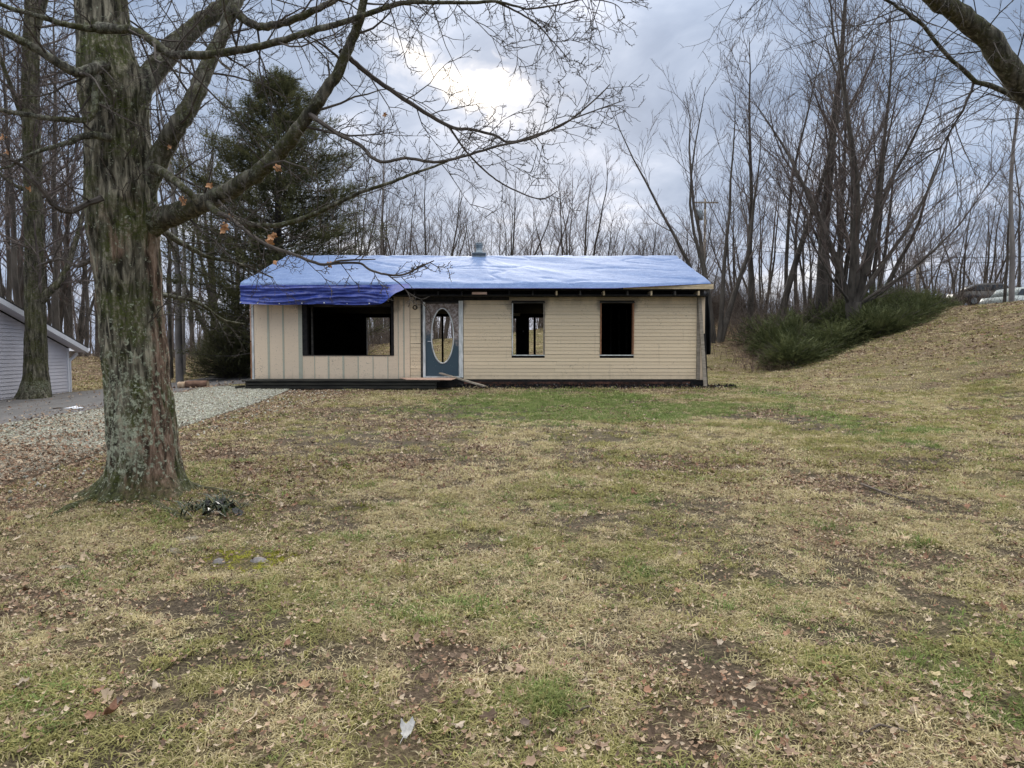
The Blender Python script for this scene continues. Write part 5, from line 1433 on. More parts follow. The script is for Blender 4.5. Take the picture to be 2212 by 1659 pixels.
STRAW = np.array([[.54, .455, .265], [.45, .375, .21], [.66, .56, .36], [.34, .275, .15], [.50, .435, .235]])
OLIVE = np.array([[.31, .285, .11], [.37, .335, .135], [.24, .225, .085]])
GREENC = np.array([[.165, .225, .060], [.215, .275, .085], [.14, .19, .055], [.28, .31, .115]])
LEAFC = np.array([[.27, .18, .115], [.35, .245, .165], [.20, .13, .085], [.42, .32, .22], [.13, .09, .062], [.26, .145, .09], [.45, .36, .26], [.22, .15, .105]])


def pick(pal, n, rng): return pal[rng.integers(0, len(pal), n)] * rng.uniform(.75, 1.2, (n, 1))


def grass_layer(name, n, y0, y1, protos, s0, s1, seed, power=1):
    rng = np.random.default_rng(seed)
    x, y = in_view(n, y0, y1, rng, .5, power)
    g, s, l = masks(x, y); dr, gv, hs, tr = on_hard(x, y)
    keep = ~(dr | gv | hs | tr) & (rng.random(n) > .93 * s) & (rng.random(n) > .45 * l * (y > 30))
    tuft = fbm(x * 7.5, y * 7.5, 161, 3); tuft2 = fbm(x * 2.2, y * 2.2, 171, 3)
    keep &= rng.random(n) < .12 + .95 * sst(.36, .56, tuft * .6 + tuft2 * .4)
    keep &= ~((y > 33) & (x > 8)) | (rng.random(n) > .5)
    x, y, g, s, l = x[keep], y[keep], g[keep], s[keep], l[keep]; n = len(x)
    z = terrain(x, y)
    patch = fbm(x * .9, y * .9, 131, 4); patch2 = fbm(x * 3.3, y * 3.3, 141, 3)
    t = pick(STRAW, n, rng); ol = rng.random(n) < sst(.42, .72, patch * .55 + patch2 * .45); t[ol] = pick(OLIVE, ol.sum(), rng)
    gr = rng.random(n) < np.clip(g * 1.05 + .03, 0, 1); t[gr] = pick(GREENC, gr.sum(), rng)
    ms = vell(x, y, 530, 1212, 90, 30) + 2.4 * (fbm(x * 7, y * 7, 5, 3) - .5); mo = ms < 1.0; t[mo] = np.array([.40, .39, .045]) * rng.uniform(.6, 1.2, (mo.sum(), 1))
    ms2 = np.minimum(vell(x, y, 745, 1012, 40, 8), vell(x, y, 760, 1100, 60, 8)); mo2 = ms2 + 2 * (patch2 - .5) < .6; t[mo2] = np.array([.22, .22, .05]) * rng.uniform(.6, 1.2, (mo2.sum(), 1))
    sc_ = rng.uniform(s0, s1, n) * (.75 + .5 * patch2) * np.where(gr, 1.15, 1.0) * np.where(mo, .5, 1)
    idx = rng.integers(0, len(protos.objects), n)
    rot = np.stack([rng.normal(0, .12, n), rng.normal(0, .12, n), rng.uniform(0, 6.28, n)], -1)
    return scatter(name, np.stack([x, y, z], -1), rot, sc_, idx, t, protos)

_r = random.Random(2)
near = unlinked('grass_near', [grass_clump(_r, 13, .040, .040, .0024, (.7, 2.1)) for _ in range(9)], M['blade'])
mid = unlinked('grass_mid', [grass_clump(_r, 18, .080, .055, .0042, (.5, 1.7)) for _ in range(8)], M['blade'])
far = unlinked('grass_far', [grass_clump(_r, 22, .20, .065, .0075, (.4, 1.4)) for _ in range(7)], M['blade'])
grass_layer('grass', 76000, 1.9, 7.0, near, .7, 1.25, 1)
grass_layer('grass', 84000, 6.2, 17.0, mid, .7, 1.2, 2)
grass_layer('grass', 60000, 15.5, 46.0, far, .7, 1.15, 3)

tuft_ = unlinked('grass_tuft', [grass_clump(_r, 34, .055, .070, .0024, (.4, 1.6)) for _ in range(6)], M['blade'])
grass_layer('grass', 1100, 1.9, 8.0, tuft_, .55, 1.25, 4)
grass_layer('grass', 2600, 7.0, 17.0, tuft_, .8, 1.4, 5)


def leaf_layer(name, n, y0, y1, protos, s0, s1, seed, base=.06):
    rng = np.random.default_rng(seed); x, y = in_view(n, y0, y1, rng, .5)
    g, s, l = masks(x, y); dr, gv, hs, tr = on_hard(x, y)
    prob = base + .9 * l + .12 * s
    prob = np.where(gv, np.clip(1.0 * sst(13.5, 9.0, y + .55 * (x + 7)) + .05, 0, 1) * (.55 + .6 * (fbm(x * .9, y * .9, 7, 3) > .42)), prob)
    prob = np.where(dr, .03 + .3 * sst(-9.3, -8.5, x), prob); prob = np.where(hs | tr, 0, prob)
    k = rng.random(n) < prob; x, y = x[k], y[k]; n = len(x)
    z = terrain(x, y) + .008 + .012 * rng.random(n) + np.where(gv[k] | dr[k], .03, 0)
    t = pick(LEAFC, n, rng)
    rot = np.stack([rng.normal(0, .38, n), rng.normal(0, .38, n), rng.uniform(0, 6.28, n)], -1)
    return scatter(name, np.stack([x, y, z], -1), rot, rng.uniform(s0, s1, n), rng.integers(0, len(protos.objects), n), t, protos)
lv = unlinked('dry_leaf_bits', [leafy(_r, 8, .017, .5) for _ in range(8)], M['tint'])
lw = unlinked('dry_leaf_whole', [leafy(_r, 12, .036, .4) for _ in range(8)], M['tint'])
leaf_layer('leaf_litter', 90000, 1.9, 9.0, lv, .4, 1.15, 11, .26)
leaf_layer('leaf_litter', 95000, 6.5, 21, lw, .5, 1.0, 12, .05)
leaf_layer('leaf_litter', 90000, 19, 48, lw, .9, 2.0, 13, .03)
leaf_layer('leaf_litter', 2600, 1.9, 9, lw, .6, 1.2, 14, .10)


def gravel():
    rng = np.random.default_rng(6); ms = []
    for i in range(6):
        mb = MB(); r_ = random.Random(i)
        P = [(0, 0, .8), (1, 0, .1), (.3, .9, .1), (-.8, .55, .1), (-.8, -.6, .1), (.3, -.95, .1), (0, 0, -.6)]
        mb.v = [tuple(c * .012 * r_.uniform(.7, 1.3) for c in p) for p in P]
        mb.f = [(0, 1, 2), (0, 2, 3), (0, 3, 4), (0, 4, 5), (0, 5, 1), (6, 2, 1), (6, 3, 2), (6, 4, 3), (6, 5, 4), (6, 1, 5)]; ms.append(mb)
    c = unlinked('pebble', ms, M['tint'])
    n = 90000; x = rng.uniform(-10.2, -4.2, n); y = rng.uniform(4.5, 20.4, n)
    dr, gv, hs, tr = on_hard(x, y)
    k = (gv & ~tr & (x > np.interp(y, [0, 11, 14, 18, 20.2], [-8.1, -8.3, -8.3, -8.7, -8.7]) + .9 * (fbm(y, y * 0, 3, 3) - .5)) & (rng.random(n) < .15 + .85 * sst(8.2, 11.5, y + .55 * (x + 7)))) | (rng.random(n) < .03 * (x > -8.6) * (x < -4.4)) & ~tr & ~hs
    x, y = x[k], y[k]; n = len(x); z = terrain(x, y) + .03
    t = np.array([[.43, .42, .345], [.34, .325, .255], [.23, .21, .165], [.52, .51, .44], [.37, .375, .285]])[rng.integers(0, 5, n)] * rng.uniform(.7, 1.2, (n, 1))
    scatter('gravel', np.stack([x, y, z], -1), rng.uniform(0, 6.28, (n, 3)), rng.uniform(.6, 1.9, n), rng.integers(0, 6, n), t, c)
gravel()


def green_tuft(vx, vy, n, rad, seed):
    g = G(vx, vy); rng = np.random.default_rng(seed)
    x = g.x + rng.normal(0, rad, n); y = g.y + rng.normal(0, rad * 1.1, n); z = terrain(x, y); t = pick(GREENC, n, rng) * np.array([1.05, .92, 1.0]); k = rng.random(n) < .3; t[k] = pick(OLIVE, k.sum(), rng)
    scatter('grass', np.stack([x, y, z], -1), np.stack([rng.normal(0, .15, n), rng.normal(0, .15, n), rng.uniform(0, 6.28, n)], -1), rng.uniform(.55, 1.0, n), rng.integers(0, 6, n), t, tuft_)
green_tuft(1180, 1512, 85, .085, 1)
green_tuft(880, 1340, 12, .08, 2)
green_tuft(2150, 1490, 45, .2, 3)

# ------------------------------------------------------------------ neighbour's house on the left
M['vinyl'] = mat_noise('grey_vinyl', (.58, .56, .60), (.66, .64, .68), 1.2, .55, 0, objrand=.04)
M['white_trim'] = mat_noise('white_trim', (.66, .67, .72), (.76, .77, .80), 2, .5)
def neighbour():
    A0 = V(0, 862, 18.3); A1 = V(149, 843, 21.9)
    a = Vector((A0.x, A0.y, 0)); b = Vector((A1.x, A1.y, 0)); u = (b - a).normalized(); nrm = Vector((u.y, -u.x, 0))
    if nrm.dot(Vector((0, 0, 0)) - a) < 0: nrm = -nrm
    a = a - u * 4.2                                   # the gable goes on beyond the edge of the picture
    L = (b - a).length
    def W(t, z, off=0.0): p = a + u * t + nrm * off; return Vector((p.x, p.y, z))
    zlow = -1.0; ze = V(149, 752, 21.9).z             # where the slope meets the corner
    zl0 = V(0, 668, 18.3).z; sl = (zl0 - ze) / (L - 4.2)
    zt_ = lambda t: ze + sl * (L - t)
    root = thing('neighbour_house', W(L, -.3), 'grey sided neighbouring house with white roof edge and downspout on the far left', 'house')
    out = -nrm * 9.0
    core = MB(); P = [W(0, zlow, -.02), W(L, zlow, -.02), W(L, zt_(L), -.02), W(0, zt_(0), -.02)]
    core.v = [tuple(p) for p in P] + [tuple(p + out) for p in P]
    core.f = [(0, 1, 2, 3), (7, 6, 5, 4), (0, 4, 5, 1), (1, 5, 6, 2), (2, 6, 7, 3), (3, 7, 4, 0)]
    core.build('wall', M['vinyl'], root)
    h = .105; i = 0
    z = -.42
    while z < zt_(0):
        zt2 = z + h; t1 = L - .085
        if zt2 > ze: t1 = min(t1, L - (zt2 - ze) / sl)
        if t1 > 3.2:
            t0 = 3.0
            MB().hexa([W(t0, z, .016), W(t1, z, .016), W(t1, z, -.018), W(t0, z, -.018), W(t0, zt2 - .003, .003), W(t1, zt2 - .003, .003), W(t1, zt2 - .003, -.018), W(t0, zt2 - .003, -.018)]).build('siding_board', M['vinyl'], root)
        z = zt2
    MB().hexa([W(L - .08, -.5, .03), W(L + .02, -.5, .03), W(L + .02, -.5, -.1), W(L - .08, -.5, -.1), W(L - .08, ze, .03), W(L + .02, ze, .03), W(L + .02, ze, -.1), W(L - .08, ze, -.1)]).build('corner_board', M['white_trim'], root)
    # roof plane with rake board and soffit: overhangs the gable by .32 m and the eave by .45 m
    te = L + .62; oh = .34; th_ = .16
    q = [(0, 0), (te, 0)]
    R0, R1 = W(0, zt_(0) + .02, oh), W(te, zt_(te) + .02, oh)
    B0, B1 = R0 + out - nrm * oh, R1 + out - nrm * oh
    up = Vector((0, 0, 1))
    MB().hexa([B0 + up * .15, B1 + up * .15, R1 + up * .15, R0 + up * .15, B0 + up * .19, B1 + up * .19, R1 + up * .19, R0 + up * .19]).build('roof', M['shingle'], root)
    MB().hexa([R0 - nrm * .03, R1 - nrm * .03, R1, R0, R0 - nrm * .03 + up * .146, R1 - nrm * .03 + up * .146, R1 + up * .146, R0 + up * .146]).build('rake_board', M['white_trim'], root)
    MB().hexa([W(0, zt_(0) + .02, .02), W(te - .05, zt_(te) + .04, .02), W(te - .05, zt_(te) + .04, oh - .034), W(0, zt_(0) + .02, oh - .034), W(0, zt_(0) + .035, .02), W(te - .05, zt_(te) + .055, .02), W(te - .05, zt_(te) + .055, oh - .034), W(0, zt_(0) + .035, oh - .034)]).build('soffit', M['vinyl'], root)
    # gutter end and downspout
    g0 = R1 + up * .05; gm = MB()
    prof = [(0, 0), (.07, -.005), (.11, .04), (.125, .11), (.105, .11), (.09, .05), (.06, .015), (.0, .02)]
    gm.v = [tuple(g0 + u * x + up * z_) for x, z_ in prof] + [tuple(g0 + u * x + up * z_ + out) for x, z_ in prof]; n = len(prof)
    gm.f = [tuple(range(n)), tuple(range(2 * n - 1, n - 1, -1))] + [(k, n + k, n + (k + 1) % n, (k + 1) % n) for k in range(n)]
    gm.build('gutter', M['white_trim'], root)
    d0 = W(te - .03, zt_(te) - .01, .0); d1 = W(L + .10, ze - .42, .0); d2 = W(L + .10, -.45, .0)
    ds = MB().beam(d0, d1 + up * .02, .075, .06, (nrm.x, nrm.y, .01)); ds.beam(d1 + up * .035, d2, .075, .06, (nrm.x, nrm.y, .01)); ds.build('downspout', M['white_trim'], root)
neighbour()

# ------------------------------------------------------------------ things on the ground
def log(vx0, vx1, vy, d, r, label, mat, cap, seed, squash=1.0):
    rng = random.Random(seed); a = V(vx0, vy, d); b = V(vx1, vy - 1, d + .12); n = 9; m = 14
    za = tz((a.x + b.x) / 2, d) + r * .80 + .03; mb = MB(); root = thing('log', ((a.x + b.x) / 2, d, za - r), label, 'log', None)
    for i in range(n):
        t = i / (n - 1); x = a.x + (b.x - a.x) * t; y = a.y + (b.y - a.y) * t
        for k in range(m):
            an = 2 * math.pi * k / m; rr = r * (1 + rng.uniform(-.07, .07)) * (.94 if i in (0, n - 1) else 1)
            mb.v.append((x + (rng.uniform(-.01, .01)), y + rr * math.cos(an), za + rr * squash * math.sin(an)))
    for i in range(n - 1):
        for k in range(m): k2 = (k + 1) % m; mb.f.append((i * m + k, i * m + k2, (i + 1) * m + k2, (i + 1) * m + k))
    mb.build('bark', mat, root, True)
    for i, nm in ((0, 0), (n - 1, 1)):
        vs = mb.v[i * m:(i + 1) * m]; c = tuple(sum(q[j] for q in vs) / m for j in range(3)); off = -.004 if i == 0 else .004
        e = MB(); e.v = [(c[0] + off, c[1], c[2])] + [(q[0] + off, q[1], q[2]) for q in vs]; e.f = [(0, 1 + k, 1 + (k + 1) % m) for k in range(m)]; e.build('cut_end', cap, root)
M['log_bark'] = mat_noise('reddish_log_bark', (.085, .045, .030), (.24, .145, .10), 14, .9, .5, (.3, 1, 1))
M['log_end'] = mat_noise('sawn_log_end', (.36, .25, .16), (.52, .40, .28), 12, .85)
log(403, 449, 834, 19.6, .105, 'reddish brown log lying where the gravel meets the driveway', M['log_bark'], M['log_end'], 1)
log(386, 402, 834.5, 19.5, .10, 'short pale cut log piece at the left end of the reddish log', M['log_end'], M['log_end'], 2, 1.0)


def stone(vx, vy, w, h, label, seed, mat):
    g = G(vx, vy); d = g.y; R_ = w / 2 / F_V * d; H = h / F_V * d; rng = random.Random(seed); mb = MB(); n, m = 12, 7
    for i in range(m):
        t = i / (m - 1); rr = math.sin(math.pi * (.16 + .84 * (1 - t)) * .5) if i < m - 1 else .1; z = H * (1 - math.cos(math.pi * t * .5)) if False else H * math.sin(math.pi * t * .5)
        rr = math.cos(math.pi * t * .48)
        for k in range(n):
            a = 2 * math.pi * k / n; q = 1 + .18 * math.sin(a * 2 + seed) + rng.uniform(-.06, .06)
            mb.v.append((g.x + R_ * rr * q * math.cos(a), d + R_ * .7 * rr * q * math.sin(a), g.z - .02 + z * (1 + rng.uniform(-.06, .06))))
    for i in range(m - 1):
        for k in range(n): k2 = (k + 1) % n; mb.f.append((i * n + k, i * n + k2, (i + 1) * n + k2, (i + 1) * n + k))
    mb.f.append(tuple((m - 1) * n + k for k in range(n)))
    tag(mb.build('stone', mat, None, True, loc=(g.x, d, g.z)), label, 'stone')
M['stone'] = mat_noise('field_stone', (.13, .115, .11), (.27, .245, .235), 18, .85, .4)
M['stone_moss'] = mat_noise('mossy_root', (.10, .085, .055), (.22, .19, .14), 14, .9, .5)
stone(473, 1216, 27, 17, 'rounded purple grey stone set in bright moss', 1, M['stone'])
stone(560, 1212, 40, 15, 'flat grey stone at the right edge of the bright moss', 2, M['stone'])
stone(375, 1190, 50, 12, 'low worn hump of wood showing through grass left of the mossy stone', 3, M['stone_moss'])
stone(463, 1180, 36, 8, 'small worn hump above the mossy stone', 4, M['stone_moss'])
stone(415, 1162, 62, 9, 'long low worn hump nearest the foot of the big tree', 5, M['stone_moss'])
stone(140, 1227, 62, 12, 'dark olive worn hump in the leaves on the left', 6, M['stone_moss'])


def big_leaf(vx, vy, L, rz, label, colr, seed, curl=.35, tilt=.0, lift=.024):
    L *= .84; curl *= 1.25
    g = G(vx, vy); rng = random.Random(seed); mb = MB(); lob = 5; n = 40
    def rad(a):
        return L * (.56 + .20 * abs(math.cos(a * lob / 2.0)) ** .8 + .20 * math.cos(a)) * (1 + .07 * math.sin(a * 11 + seed) + .05 * math.sin(a * 3 + seed * 2))
    rings = 4
    mb.v.append((0, 0, 0))
    for j in range(1, rings + 1):
        for k in range(n):
            a = 2 * math.pi * k / n; r = rad(a) * j / rings; x, y = r * math.cos(a), r * math.sin(a) * .85
            z = curl * (y * y) / L * 1.6 * (1 if seed % 2 else -.8) + curl * .6 * max(0, x) ** 2 / L + .07 * L * math.sin(a * 5 + seed) * (j / rings) ** 2
            mb.v.append((x, y, z))
    mb.f = [(0, 1 + k, 1 + (k + 1) % n) for k in range(n)]
    for j in range(rings - 1):
        for k in range(n): b = 1 + j * n; mb.f.append((b + k, b + n + k, b + n + (k + 1) % n, b + (k + 1) % n))
    c, s_ = math.cos(rz), math.sin(rz)
    def X(p):
        x, y, z = p; x, z = x * math.cos(tilt) - z * math.sin(tilt), x * math.sin(tilt) + z * math.cos(tilt)
        return (g.x + x * c - y * s_, g.y + x * s_ + y * c, g.z + lift + z)
    root = thing('dry_leaf', tuple(g), label, 'leaf')
    obj('blade', [X(p) for p in mb.v], mb.f, colr, root, True)
    st = MB().tube([X((-.30 * L, 0, .004)), X((-.75 * L, .03 * L, .012)), X((-1.15 * L, .10 * L, .0))], [.0016, .0014, .001], 5); st.build('stalk', colr, root)
def leafm(n, a, b): return mat_noise(n, a, b, 40, .75, .3)
LM = [leafm('leaf_pinkish', (.24, .155, .105), (.37, .26, .185)), leafm('leaf_pale', (.30, .24, .175), (.44, .36, .27)), leafm('leaf_rust', (.17, .085, .05), (.28, .15, .095)), leafm('leaf_dark', (.10, .07, .055), (.19, .14, .11)), leafm('leaf_white', (.38, .37, .35), (.58, .56, .53)), leafm('leaf_straw', (.34, .27, .14), (.47, .38, .21))]
for q in [(1130, 1455, .050, 2.6, 'pinkish brown curled leaf beside the near green tuft', 0, .35, .1), (1188, 1443, .034, .8, 'small pinkish leaf with pointed lobes above the near green tuft', 0, .5, .3), (1003, 1432, .030, 1.9, 'small tan leaf between the bare patch and the green tuft', 0, .3, .4),
          (881, 1600, .052, 1.2, 'curled white leaf standing in the grass near the bottom edge', 4, 1.1, .2), (990, 1578, .034, .4, 'pale leaf right of the curled white leaf', 1, .3, .1), (1135, 1578, .036, 2.0, 'grey brown leaf at the bottom below the green tuft', 3, .4, .2),
          (208, 1502, .042, .3, 'bright orange brown leaf above a clump of leaves in the lower left', 2, .3, .1), (235, 1555, .055, .2, 'rust brown folded leaf in the lower left clump of leaves', 2, .8, .1), (195, 1562, .040, 2.2, 'dull rust leaf at the left of the lower left clump', 2, .4, .0), (255, 1530, .035, 1.1, 'dark reddish leaf at the top of the lower left clump', 3, .5, .3), (340, 1492, .034, 2.5, 'pale folded leaf right of the lower left clump', 1, .6, .1), (470, 1505, .034, .6, 'rust leaf lying alone in the left foreground grass', 2, .4, .1),
          (1160, 1190, .055, .1, 'long rusty leaf above a darker one in the middle of the lawn', 2, .7, .0), (1088, 1172, .048, 2.8, 'pale tan leaf lying on a thin patch in mid lawn', 1, .4, .1), (1166, 1226, .040, .4, 'yellow tan leaf just below the long rusty leaf', 5, .3, .1), (1372, 1068, .060, 2.4, 'red brown leaf on the green patch right of centre', 2, .8, .4), (2018, 1466, .036, .3, 'square yellowish leaf near the bottom right grass', 5, .1, .0), (2185, 1445, .040, .9, 'straw coloured leaf at the right edge', 5, .2, .1),
          (1773, 1552, .030, 1.5, 'straw coloured square leaf standing by a small dark hole in the lower right', 5, .1, .3), (45, 1490, .04, .6, 'grey tan leaf near the left edge', 1, .5, .2), (620, 1400, .032, 1.6, 'orange brown leaf in the grass left of centre', 2, .4, .2), (1555, 1400, .03, 1.0, 'pale leaf above the right bare patch', 1, .4, .2)]:
    big_leaf(q[0], q[1], q[2], q[3], q[4], LM[q[5]], int(q[0]), q[6], q[7])

# the last dry leaves clinging to the big tree, each on its own twig
def hung_leaf(vx, vy, d, L, label, seed):
    p = V(vx, vy, d); rng = random.Random(seed); mb = MB(); n = 22
    u = Vector((rng.uniform(-1, 1), rng.uniform(-.5, .5), rng.uniform(-1, .2))).normalized(); w = u.cross(Vector((0, 1, .2))).normalized(); nn = u.cross(w)
    mb.v = [tuple(p)]
    for k in range(n):
        a = 2 * math.pi * k / n; r = L * (.45 + .4 * abs(math.cos(a * 2.5)) + .15 * math.cos(a)); q = p + u * r * math.cos(a) + w * r * math.sin(a) * .8 + nn * (L * .35 * math.sin(a * 2) + rng.uniform(-.1, .1) * L); mb.v.append(tuple(q))
    mb.f = [(0, 1 + k, 1 + (k + 1) % n) for k in range(n)]
    root = thing('dry_leaf', tuple(p), label, 'leaf', 'dry leaves still hanging on the big tree'); obj('blade', mb.v, mb.f, M['leaf_orange'], root, True)
    MB().tube([p - u * L * .5, p - u * L * 1.0 + Vector((0, 0, .02)), p - u * L * 1.3 + Vector((0, 0, .045))], [.0015, .0013, .0013], 4).build('stalk', M['twig'], root)
M['leaf_orange'] = leafm('leaf_orange', (.42, .21, .10), (.60, .34, .18))
HL = 'curled orange leaf hanging from a twig of the big tree'
for i, (vx, vy, d, L) in enumerate([(599, 362, 5.5, .045), (497, 468, 5.6, .042), (485, 488, 5.6, .05), (482, 497, 5.6, .04), (587, 512, 5.2, .042), (581, 525, 5.2, .045), (592, 507, 5.2, .03), (454, 401, 5.7, .04), (396, 435, 5.9, .045), (392, 428, 5.9, .035), (713, 570, 4.95, .035), (596, 568, 5.1, .03), (62, 408, 5.5, .035), (832, 247, 5.6, .028), (6, 295, 5.5, .04), (14, 328, 5.5, .035), (366, 317, 6, .03)]):
    hung_leaf(vx, vy, d, L, HL, i)

# dark leaves and black scraps by the foot of the tree
def scrap_clump():
    g = G(455, 1100); rng = random.Random(3); root = thing('dark_scrap_clump', tuple(g), 'clump of dark green blades and shiny black scraps right of the big tree foot', 'debris')
    bl, sc_ = MB(), MB()
    for i in range(170):
        x = g.x + rng.gauss(0, .13); y = g.y + rng.gauss(0, .13); z = tz(x, y); a = rng.uniform(0, 6.28); L = rng.uniform(.07, .2)
        d = Vector((math.cos(a), math.sin(a), rng.uniform(.4, 1.4))).normalized(); s_ = Vector((-math.sin(a), math.cos(a), 0)) * .006; p = Vector((x, y, z)); m = p + d * L * .6; t = p + d * L + Vector((math.cos(a), math.sin(a), -.6)) * L * .3
        b = len(bl.v); bl.v += [tuple(p - s_), tuple(p + s_), tuple(m + s_), tuple(m - s_), tuple(t)]; bl.f += [(b, b + 1, b + 2, b + 3), (b + 3, b + 2, b + 4)]
    bl.build('blades', M['dark_blade'], root)
    for i in range(16):
        x = g.x + .08 + rng.gauss(0, .12); y = g.y + rng.gauss(0, .10) - .03; z = tz(x, y) + .03; q = MB(); n = 8; L = rng.uniform(.03, .07); t1, t2 = rng.gauss(0, .5), rng.gauss(0, .5)
        q.v = [(x, y, z)] + [(x + L * math.cos(a) * rng.uniform(.6, 1), y + L * .8 * math.sin(a) * rng.uniform(.6, 1), z + L * (t1 * math.cos(a) + t2 * math.sin(a))) for a in np.linspace(0, 6.28, n, endpoint=False)]
        q.f = [(0, 1 + k, 1 + (k + 1) % n) for k in range(n)]; q.build('scrap', M['black_scrap'], root)
M['dark_blade'] = mat_noise('dark_blade', (.015, .022, .010), (.05, .065, .03), 20, .6)
M['black_scrap'] = mat_noise('black_scrap', (.006, .006, .008), (.02, .02, .024), 12, .25)
scrap_clump()


def stick(pts, r, label):
    rng = random.Random(len(label)); Q = []
    for vx, vy in pts: g = G(vx, vy); Q.append(g + Vector((0, 0, r + .012)))
    if len(Q) == 2: Q = [Q[0], Q[0].lerp(Q[1], .35) + Vector((0, .02, .01)), Q[0].lerp(Q[1], .7) + Vector((0, -.015, .006)), Q[1]]
    o = MB().tube(Q, [r * (1 - .12 * k) for k in range(len(Q))], 7).build('stick', M['stick'], None, True, loc=tuple(Q[0])); tag(o, label, 'stick')
M['stick'] = mat_noise('fallen_stick', (.06, .045, .035), (.15, .12, .095), 20, .9, .3)
stick([(490, 864), (515, 865), (535, 862), (538, 856)], .012, 'thin curved twig lying on the pale gravel near the deck')
stick([(391, 872), (416, 870)], .013, 'short dark stick on the gravel below the logs')
stick([(115, 886), (135, 884)], .016, 'dark stick on the asphalt driveway')
stick([(915, 999), (962, 997)], .012, 'straight grey stick on the dirt in mid lawn')
stick([(1860, 1050), (1915, 1072), (1975, 1090)], .012, 'long crooked stick across the bare dirt on the right')
stick([(1240, 1550), (1270, 1535), (1300, 1552)], .006, 'bent pale twig near the bottom, right of the green tuft')
stick([(1858, 1598), (1900, 1575), (1960, 1590)], .006, 'arched pale twig near the bottom right corner')
pg = G(222, 884); mb = MB(); mb.v = [(pg.x - .16, pg.y - .05, pg.z + .03), (pg.x + .13, pg.y - .07, pg.z + .025), (pg.x + .17, pg.y + .08, pg.z + .03), (pg.x, pg.y + .1, pg.z + .07), (pg.x - .14, pg.y + .07, pg.z + .035), (pg.x, pg.y, pg.z + .055)]
pg = G(158, 884); sh_ = Vector((pg.x, pg.y, pg.z)) - Vector(mb.v[5]) + Vector((0, 0, .05)); mb.v = [tuple(Vector(q) + sh_) for q in mb.v]
mb.f = [(0, 1, 5), (1, 2, 5), (2, 3, 5), (3, 4, 5), (4, 0, 5)]
tag(mb.build('paper_scrap', M['white_trim'], loc=tuple(pg)), 'crumpled white scrap on the asphalt driveway', 'litter')

# ------------------------------------------------------------------ on top of the bank: cars, poles, wires
def car(vx, vy_roof, d, rz, paint, label):
    top = V(vx, vy_roof, d); z0 = top.z - 1.46; root = thing('parked_car', (top.x, d, z0), label, 'car'); c, s_ = math.cos(rz), math.sin(rz)
    def X(p): return (top.x + p[0] * c - p[1] * s_, d + p[0] * s_ + p[1] * c, z0 + p[2])
    def loft(secs, name, mat, par):
        mb = MB(); n = len(secs[0])
        for q in secs: mb.v += [X(p) for p in q]
        for i in range(len(secs) - 1):
            for k in range(n): k2 = (k + 1) % n; mb.f.append((i * n + k, i * n + k2, (i + 1) * n + k2, (i + 1) * n + k))
        mb.f += [tuple(range(n))[::-1], tuple(range((len(secs) - 1) * n, len(secs) * n))]
        return mb.build(name, mat, par, True)
    side = [(-2.25, .35), (-2.28, .62), (-2.15, .86), (-1.5, .93), (1.0, .96), (1.75, .88), (2.2, .70), (2.28, .45), (2.15, .28), (-2.1, .28)]
    loft([[(x * .97, y, z * .98 + .01) for x, z in side] if abs(y) > .85 else [(x, y, z) for x, z in side] for y in (-.88, -.80, 0, .80, .88)], 'body', paint, root)
    cab = [(-1.75, .92), (-1.25, 1.36), (-.7, 1.45), (.1, 1.46), (.55, 1.36), (1.25, .94)]
    loft([[(x * k, y, z - (1 - k) * .25) for x, z in cab] for y, k in ((-.70, .96), (-.6, 1), (0, 1.01), (.6, 1), (.70, .96))], 'roof', paint, root)
    for y, o in ((-.715, -1), (.715, 1)):
        for x0, x1, x2, x3 in ((-1.35, -.35, -.35, -1.05), (-.28, .92, .42, -.28)):
            g = MB(); g.v = [X((x0, y, .98)), X((x1, y, .98)), X((x2, y - o * .015, 1.33)), X((x3, y - o * .015, 1.33))]; g.f = [(0, 1, 2, 3)]; g.build('window', M['car_glass'], root)
    for x in (-1.4, 1.4):
        for y in (-.80, .80):
            w = MB().tube([X((x, y - .1, .32)), X((x, y + .1, .32))], [.32, .32], 18).build('wheel', M['tyre'], root); MB().tube([X((x, y - .108, .32)), X((x, y + .108, .32))], [.19, .19], 14).build('rim', M['metal_grey'], w)
    for x, y in ((2.27, -.6), (2.27, .6)): MB().box(0, 0, 0, 0, 0, 0); b = MB().hexa([X((x - .05, y - .14, .58)), X((x + .005, y - .14, .58)), X((x + .005, y + .14, .58)), X((x - .05, y + .14, .58)), X((x - .07, y - .14, .68)), X((x - .015, y - .14, .68)), X((x - .015, y + .14, .68)), X((x - .07, y + .14, .68))]).build('headlight', M['white_trim'], root)
M['car_silver'] = mat_noise('silver_green_paint', (.36, .40, .38), (.42, .46, .44), 1, .3, spec=.5)
M['car_black'] = mat_noise('black_paint', (.015, .015, .017), (.025, .025, .028), 1, .3, spec=.5)
M['car_glass'] = mat_noise('tinted_glass', (.03, .035, .04), (.05, .06, .065), 1, .08, spec=.5)
M['tyre'] = mat_noise('tyre_rubber', (.015, .015, .015), (.03, .03, .03), 8, .85)
car(2212, 622, 39.5, .25, M['car_silver'], 'pale silver green car parked on top of the bank at the right edge')
car(2138, 613, 44, -.1, M['car_black'], 'black car behind the silver one on top of the bank')


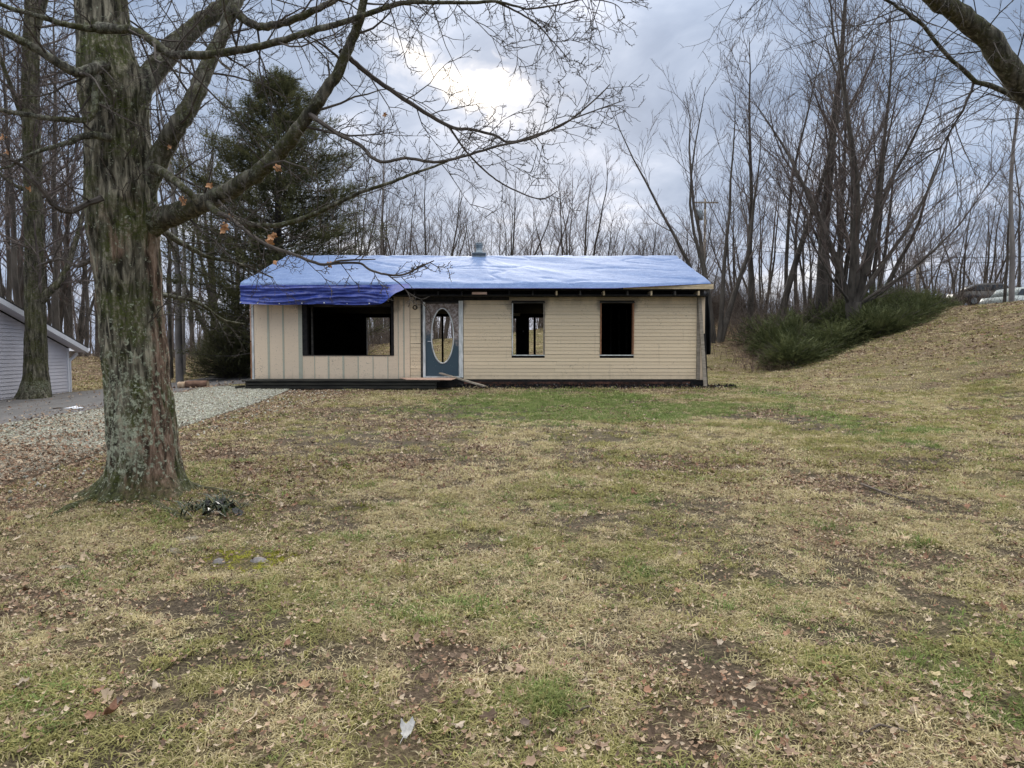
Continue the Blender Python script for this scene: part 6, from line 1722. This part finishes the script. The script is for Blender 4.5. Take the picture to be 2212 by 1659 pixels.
def pole(vx, vtop, d, w, label, can=False):
    t = V(vx, vtop, d); z0 = tz(t.x, d); root = thing('utility_pole', (t.x, d, z0), label, 'utility pole'); r = w / 2 / F_V * d
    MB().tube([(t.x, d, z0 - .3), (t.x, d, t.z)], [r * 1.15, r * .9], 12).build('post', M['grey_wood'], root, True)
    if can:
        MB().tube([(t.x - .5, d - .1, t.z - .95), (t.x - .5, d - .1, t.z - .2), (t.x - .5, d - .1, t.z - .12)], [.30, .30, .24], 16).build('transformer', M['metal_grey'], root, True)
        MB().tube([(t.x - .5, d - .1, t.z - .12), (t.x - .5, d - .1, t.z + .12)], [.05, .03], 8).build('bushing', M['metal_grey'], root)
        MB().tube([(t.x, d, t.z - .02), (t.x, d, t.z + .9)], [r * .9, r * .85], 10).build('pole_top', M['grey_wood'], root, True)
        MB().beam((t.x - 1.1, d - .12, t.z + .55), (t.x + 1.1, d - .12, t.z + .55), .10, .12).build('crossarm', M['grey_wood'], root)
        MB().beam((t.x - .3, d - .05, t.z - .5), (t.x, d, t.z - .5), .06, .06).build('bracket', M['metal_grey'], root)
    else:
        MB().box(t.x - r * 2.4, t.x + r * 2.4, d - r * 1.3, d + r * 1.3, t.z - .02, t.z + .14).build('cap', M['bark_far'], root)
    return Vector((t.x, d, t.z))
pa = pole(1523, 452, 60, 5, 'utility pole with a grey transformer can among the fanning stems', True)
pb = pole(1983, 567, 52, 6.5, 'short thick grey pole with a flat dark cap on the bank')
for i, (ya, yb, lab) in enumerate([(523, 548, 'upper dark overhead wire crossing low behind the right hand trees'), (532, 559, 'lower dark overhead wire just under another behind the right hand trees')]):
    P = [V(1523 + (2400 - 1523) * t, ya + (yb - ya) * min(1, t * 1.6) + 10 * math.sin(math.pi * t), 60 - 12 * t) for t in np.linspace(0, 1, 24)]
    tag(MB().tube(P, [.018] * 24, 5).build('overhead_wire', M['tyre'], loc=tuple(P[0])), lab, 'wire')


def rubble():
    rng = np.random.default_rng(9); n = 5200
    x = rng.uniform(wx(985), XR + .9, n); y = YW - .03 - np.abs(rng.normal(0, .24, n)); k = (y > 18.7); x, y = x[k], y[k]; n = len(x)
    z = terrain(x, y) + .01 + .10 * rng.random(n) * sst(.35, 0, YW - y)
    pal = np.array([[.012, .012, .012], [.02, .018, .017], [.035, .03, .027], [.10, .045, .03], [.06, .055, .05], [.016, .015, .015], [.25, .23, .21]])
    t = pal[rng.choice(7, n, p=[.3, .22, .18, .10, .08, .10, .02])] * rng.uniform(.7, 1.3, (n, 1))
    scatter('charred_debris', np.stack([x, y, z], -1), rng.uniform(0, 6.28, (n, 3)), rng.uniform(1.0, 3.4, n), rng.integers(0, 8, n), t, lv)
rubble()
